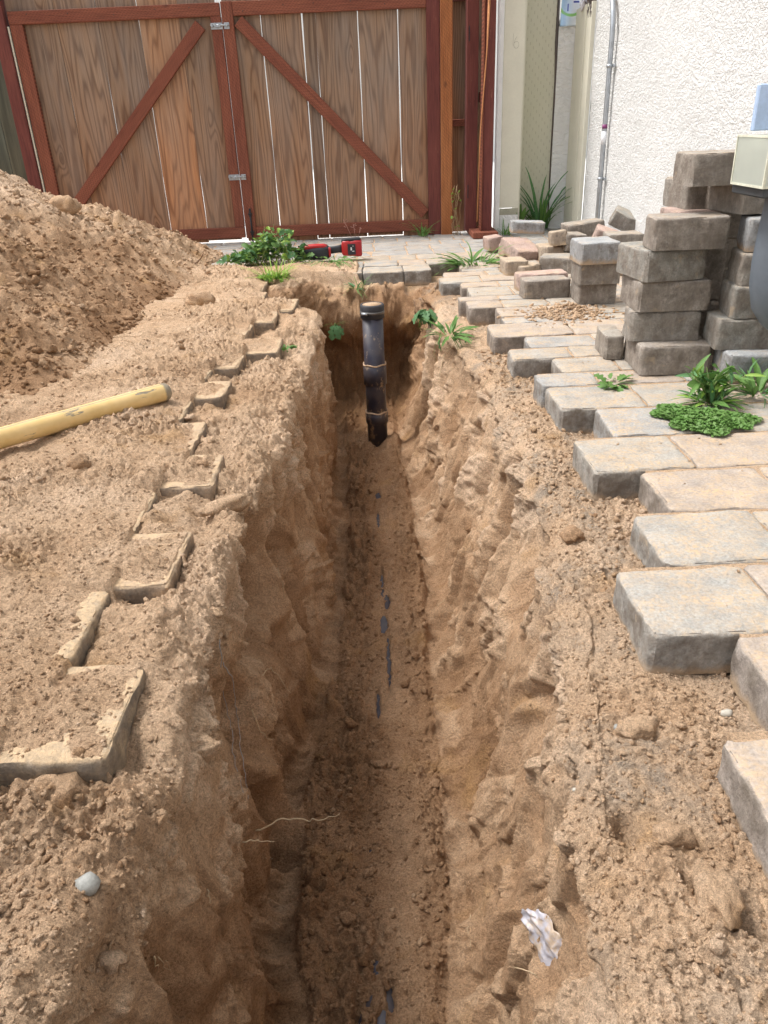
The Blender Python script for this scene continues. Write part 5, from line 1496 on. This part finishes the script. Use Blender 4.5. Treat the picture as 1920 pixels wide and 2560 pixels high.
plant('weed', 'small mossy sprig beside the left paver edge', 'weed', (-.405, 3.37, -.03), [(('oval', LG), 28, .015, .03, 0, 60), (('grass', LG), 14, .02, .04, 10, 70)], .03)
dv = thing('dry_vine', 'dried vine climbing the foot of the orange post', 'vine', (.68, 6.7, 0))
mb = MB()
for s_ in range(6):
    x_ = .68 + random.uniform(-.02, .04); P_ = []
    for i in range(9): P_.append((x_ + random.uniform(-.02, .02), 6.72 + random.uniform(-.02, .02), i * .045 * random.uniform(.8, 1.1)))
    mb.add(tube(P_, .002, 5))
ob('stem', mb.mesh(), DRY, dv)
for i in range(14): leaf(dv, ('oval', LY), Vector((.68 + random.uniform(-.03, .05), 6.70, random.uniform(.02, .35))), random.uniform(0, 6.28), R(random.uniform(-60, 60)), .03)
dv2 = thing('dry_stalks', 'dry seed stalks standing against the bottom rail of the right gate leaf', 'dry weed', (-.13, 6.72, 0))
mb = MB()
for (dx_, h_) in ((-.10, .16), (-.02, .12), (.04, .09)):
    mb.add(tube([(-.13 + dx_ * .3, 6.72, 0), (-.13 + dx_ * .7, 6.72, h_ * .6), (-.13 + dx_, 6.72, h_)], [.002, .002, .003], 5))
    for k in range(5): mb.add(tube([(-.13 + dx_ * .8, 6.72, h_ * (.6 + .08 * k)), (-.13 + dx_ * .8 + random.uniform(-.03, .03), 6.71, h_ * (.65 + .09 * k))], [.0015, .003], 4))
ob('stalk', mb.mesh(), plain('pinkish_dry', (.42, .22, .17), .8), dv2)
# clover mat
def clover():
    rg = np.random.default_rng(8)
    n = 4200
    a_ = rg.uniform(0, 6.28, n); r = np.sqrt(rg.uniform(0, 1, n))
    edge = 1 + .18 * np.sin(a_ * 3 + 1) + .12 * np.sin(a_ * 7)
    x = .985 + r * edge * .135 * np.cos(a_); y = 2.20 + r * edge * .115 * np.sin(a_) - (x - .985) * .25
    z = .026 * (1 - (r * .9) ** 2) * rg.uniform(.3, 1.1, n) + .004
    V = []; 
    s = rg.uniform(.0035, .0075, n); ang = rg.uniform(0, 6.28, n); tx = rg.uniform(-.6, .6, n); ty = rg.uniform(-.6, .6, n)
    base = np.array([(-.45, -1, 0), (.45, -1, 0), (.75, .1, .15), (0, 1.1, .0), (-.75, .1, .15)])
    ca, sa = np.cos(ang)[:, None], np.sin(ang)[:, None]
    bx_ = base[None, :, 0] * ca - base[None, :, 1] * sa; by_ = base[None, :, 0] * sa + base[None, :, 1] * ca
    bz = base[None, :, 2] + bx_ * tx[:, None] + by_ * ty[:, None]
    V = np.stack([x[:, None] + bx_ * s[:, None], y[:, None] + by_ * s[:, None], z[:, None] + bz * s[:, None]], -1).reshape(-1, 3)
    Fc = np.arange(n * 5).reshape(n, 5)
    me = npmesh(V, Fc, False)
    o = ob('clover_mat', me, LG)
    tag(o, 'dense mat of tiny green leaves on the pavers in front of the big weed', 'ground cover', kind='stuff')
clover()
# small debris on the pavers
def bits():
    rg = np.random.default_rng(12)
    n = 1500
    x = rg.uniform(.5, 1.5, n); y = rg.uniform(.9, 5.1, n)
    pos = np.stack([x, y, np.full(n, .001)], -1)
    ok = np.array([any((b[0] < q[1] < b[1]) and q[0] > b[2] + .02 for b in RROWS) for q in pos])
    cl = fbm(x * 4, y * 4, 301, 3) > -.1
    pos = pos[ok & cl]
    r = .0008 + .0036 * rg.random(len(pos)) ** 5
    V, Fc, d = rocks(pos, r, np.full(len(pos), .35), 1, 77, .5)
    # little sand heap on the pavers in front of the short stack
    xn = rg.uniform(.48, 1.1, 5200); yn = .62 + 2.2 * rg.random(5200) ** 1.3
    okn = np.array([any((b[0] < yq < b[1]) and xq > b[2] + .015 for b in RROWS) for xq, yq in zip(xn, yn)]) & (fbm(xn * 6, yn * 6, 303, 3) > -.25)
    pos = np.concatenate([pos, np.stack([xn[okn], yn[okn], np.full(okn.sum(), .0008)], -1)])
    p2 = np.stack([rg.normal(.92, .10, 500), rg.normal(3.72, .09, 500), np.zeros(500)], -1)
    p2[:, 2] = np.clip(.022 * np.exp(-((p2[:, 0] - .95) / .07) ** 2 - ((p2[:, 1] - 3.78) / .06) ** 2) * rg.random(500) * 1.6, 0, .05)
    V2, F2, d2 = rocks(p2, .004 + .009 * rg.random(500) ** 2, np.full(500, .25), 1, 78, .7)
    V3 = np.concatenate([V, V2]); F3 = np.concatenate([Fc, F2 + len(V)])
    me = npmesh(V3, F3); D = np.concatenate([d, d2])
    attr(me, 'damp_shade', D); attr(me, 'grey', np.zeros(len(D)))
    tag(ob('sand_grit', me, SAND), 'sand grit scattered on the laid pavers', 'grit', kind='stuff')
bits()
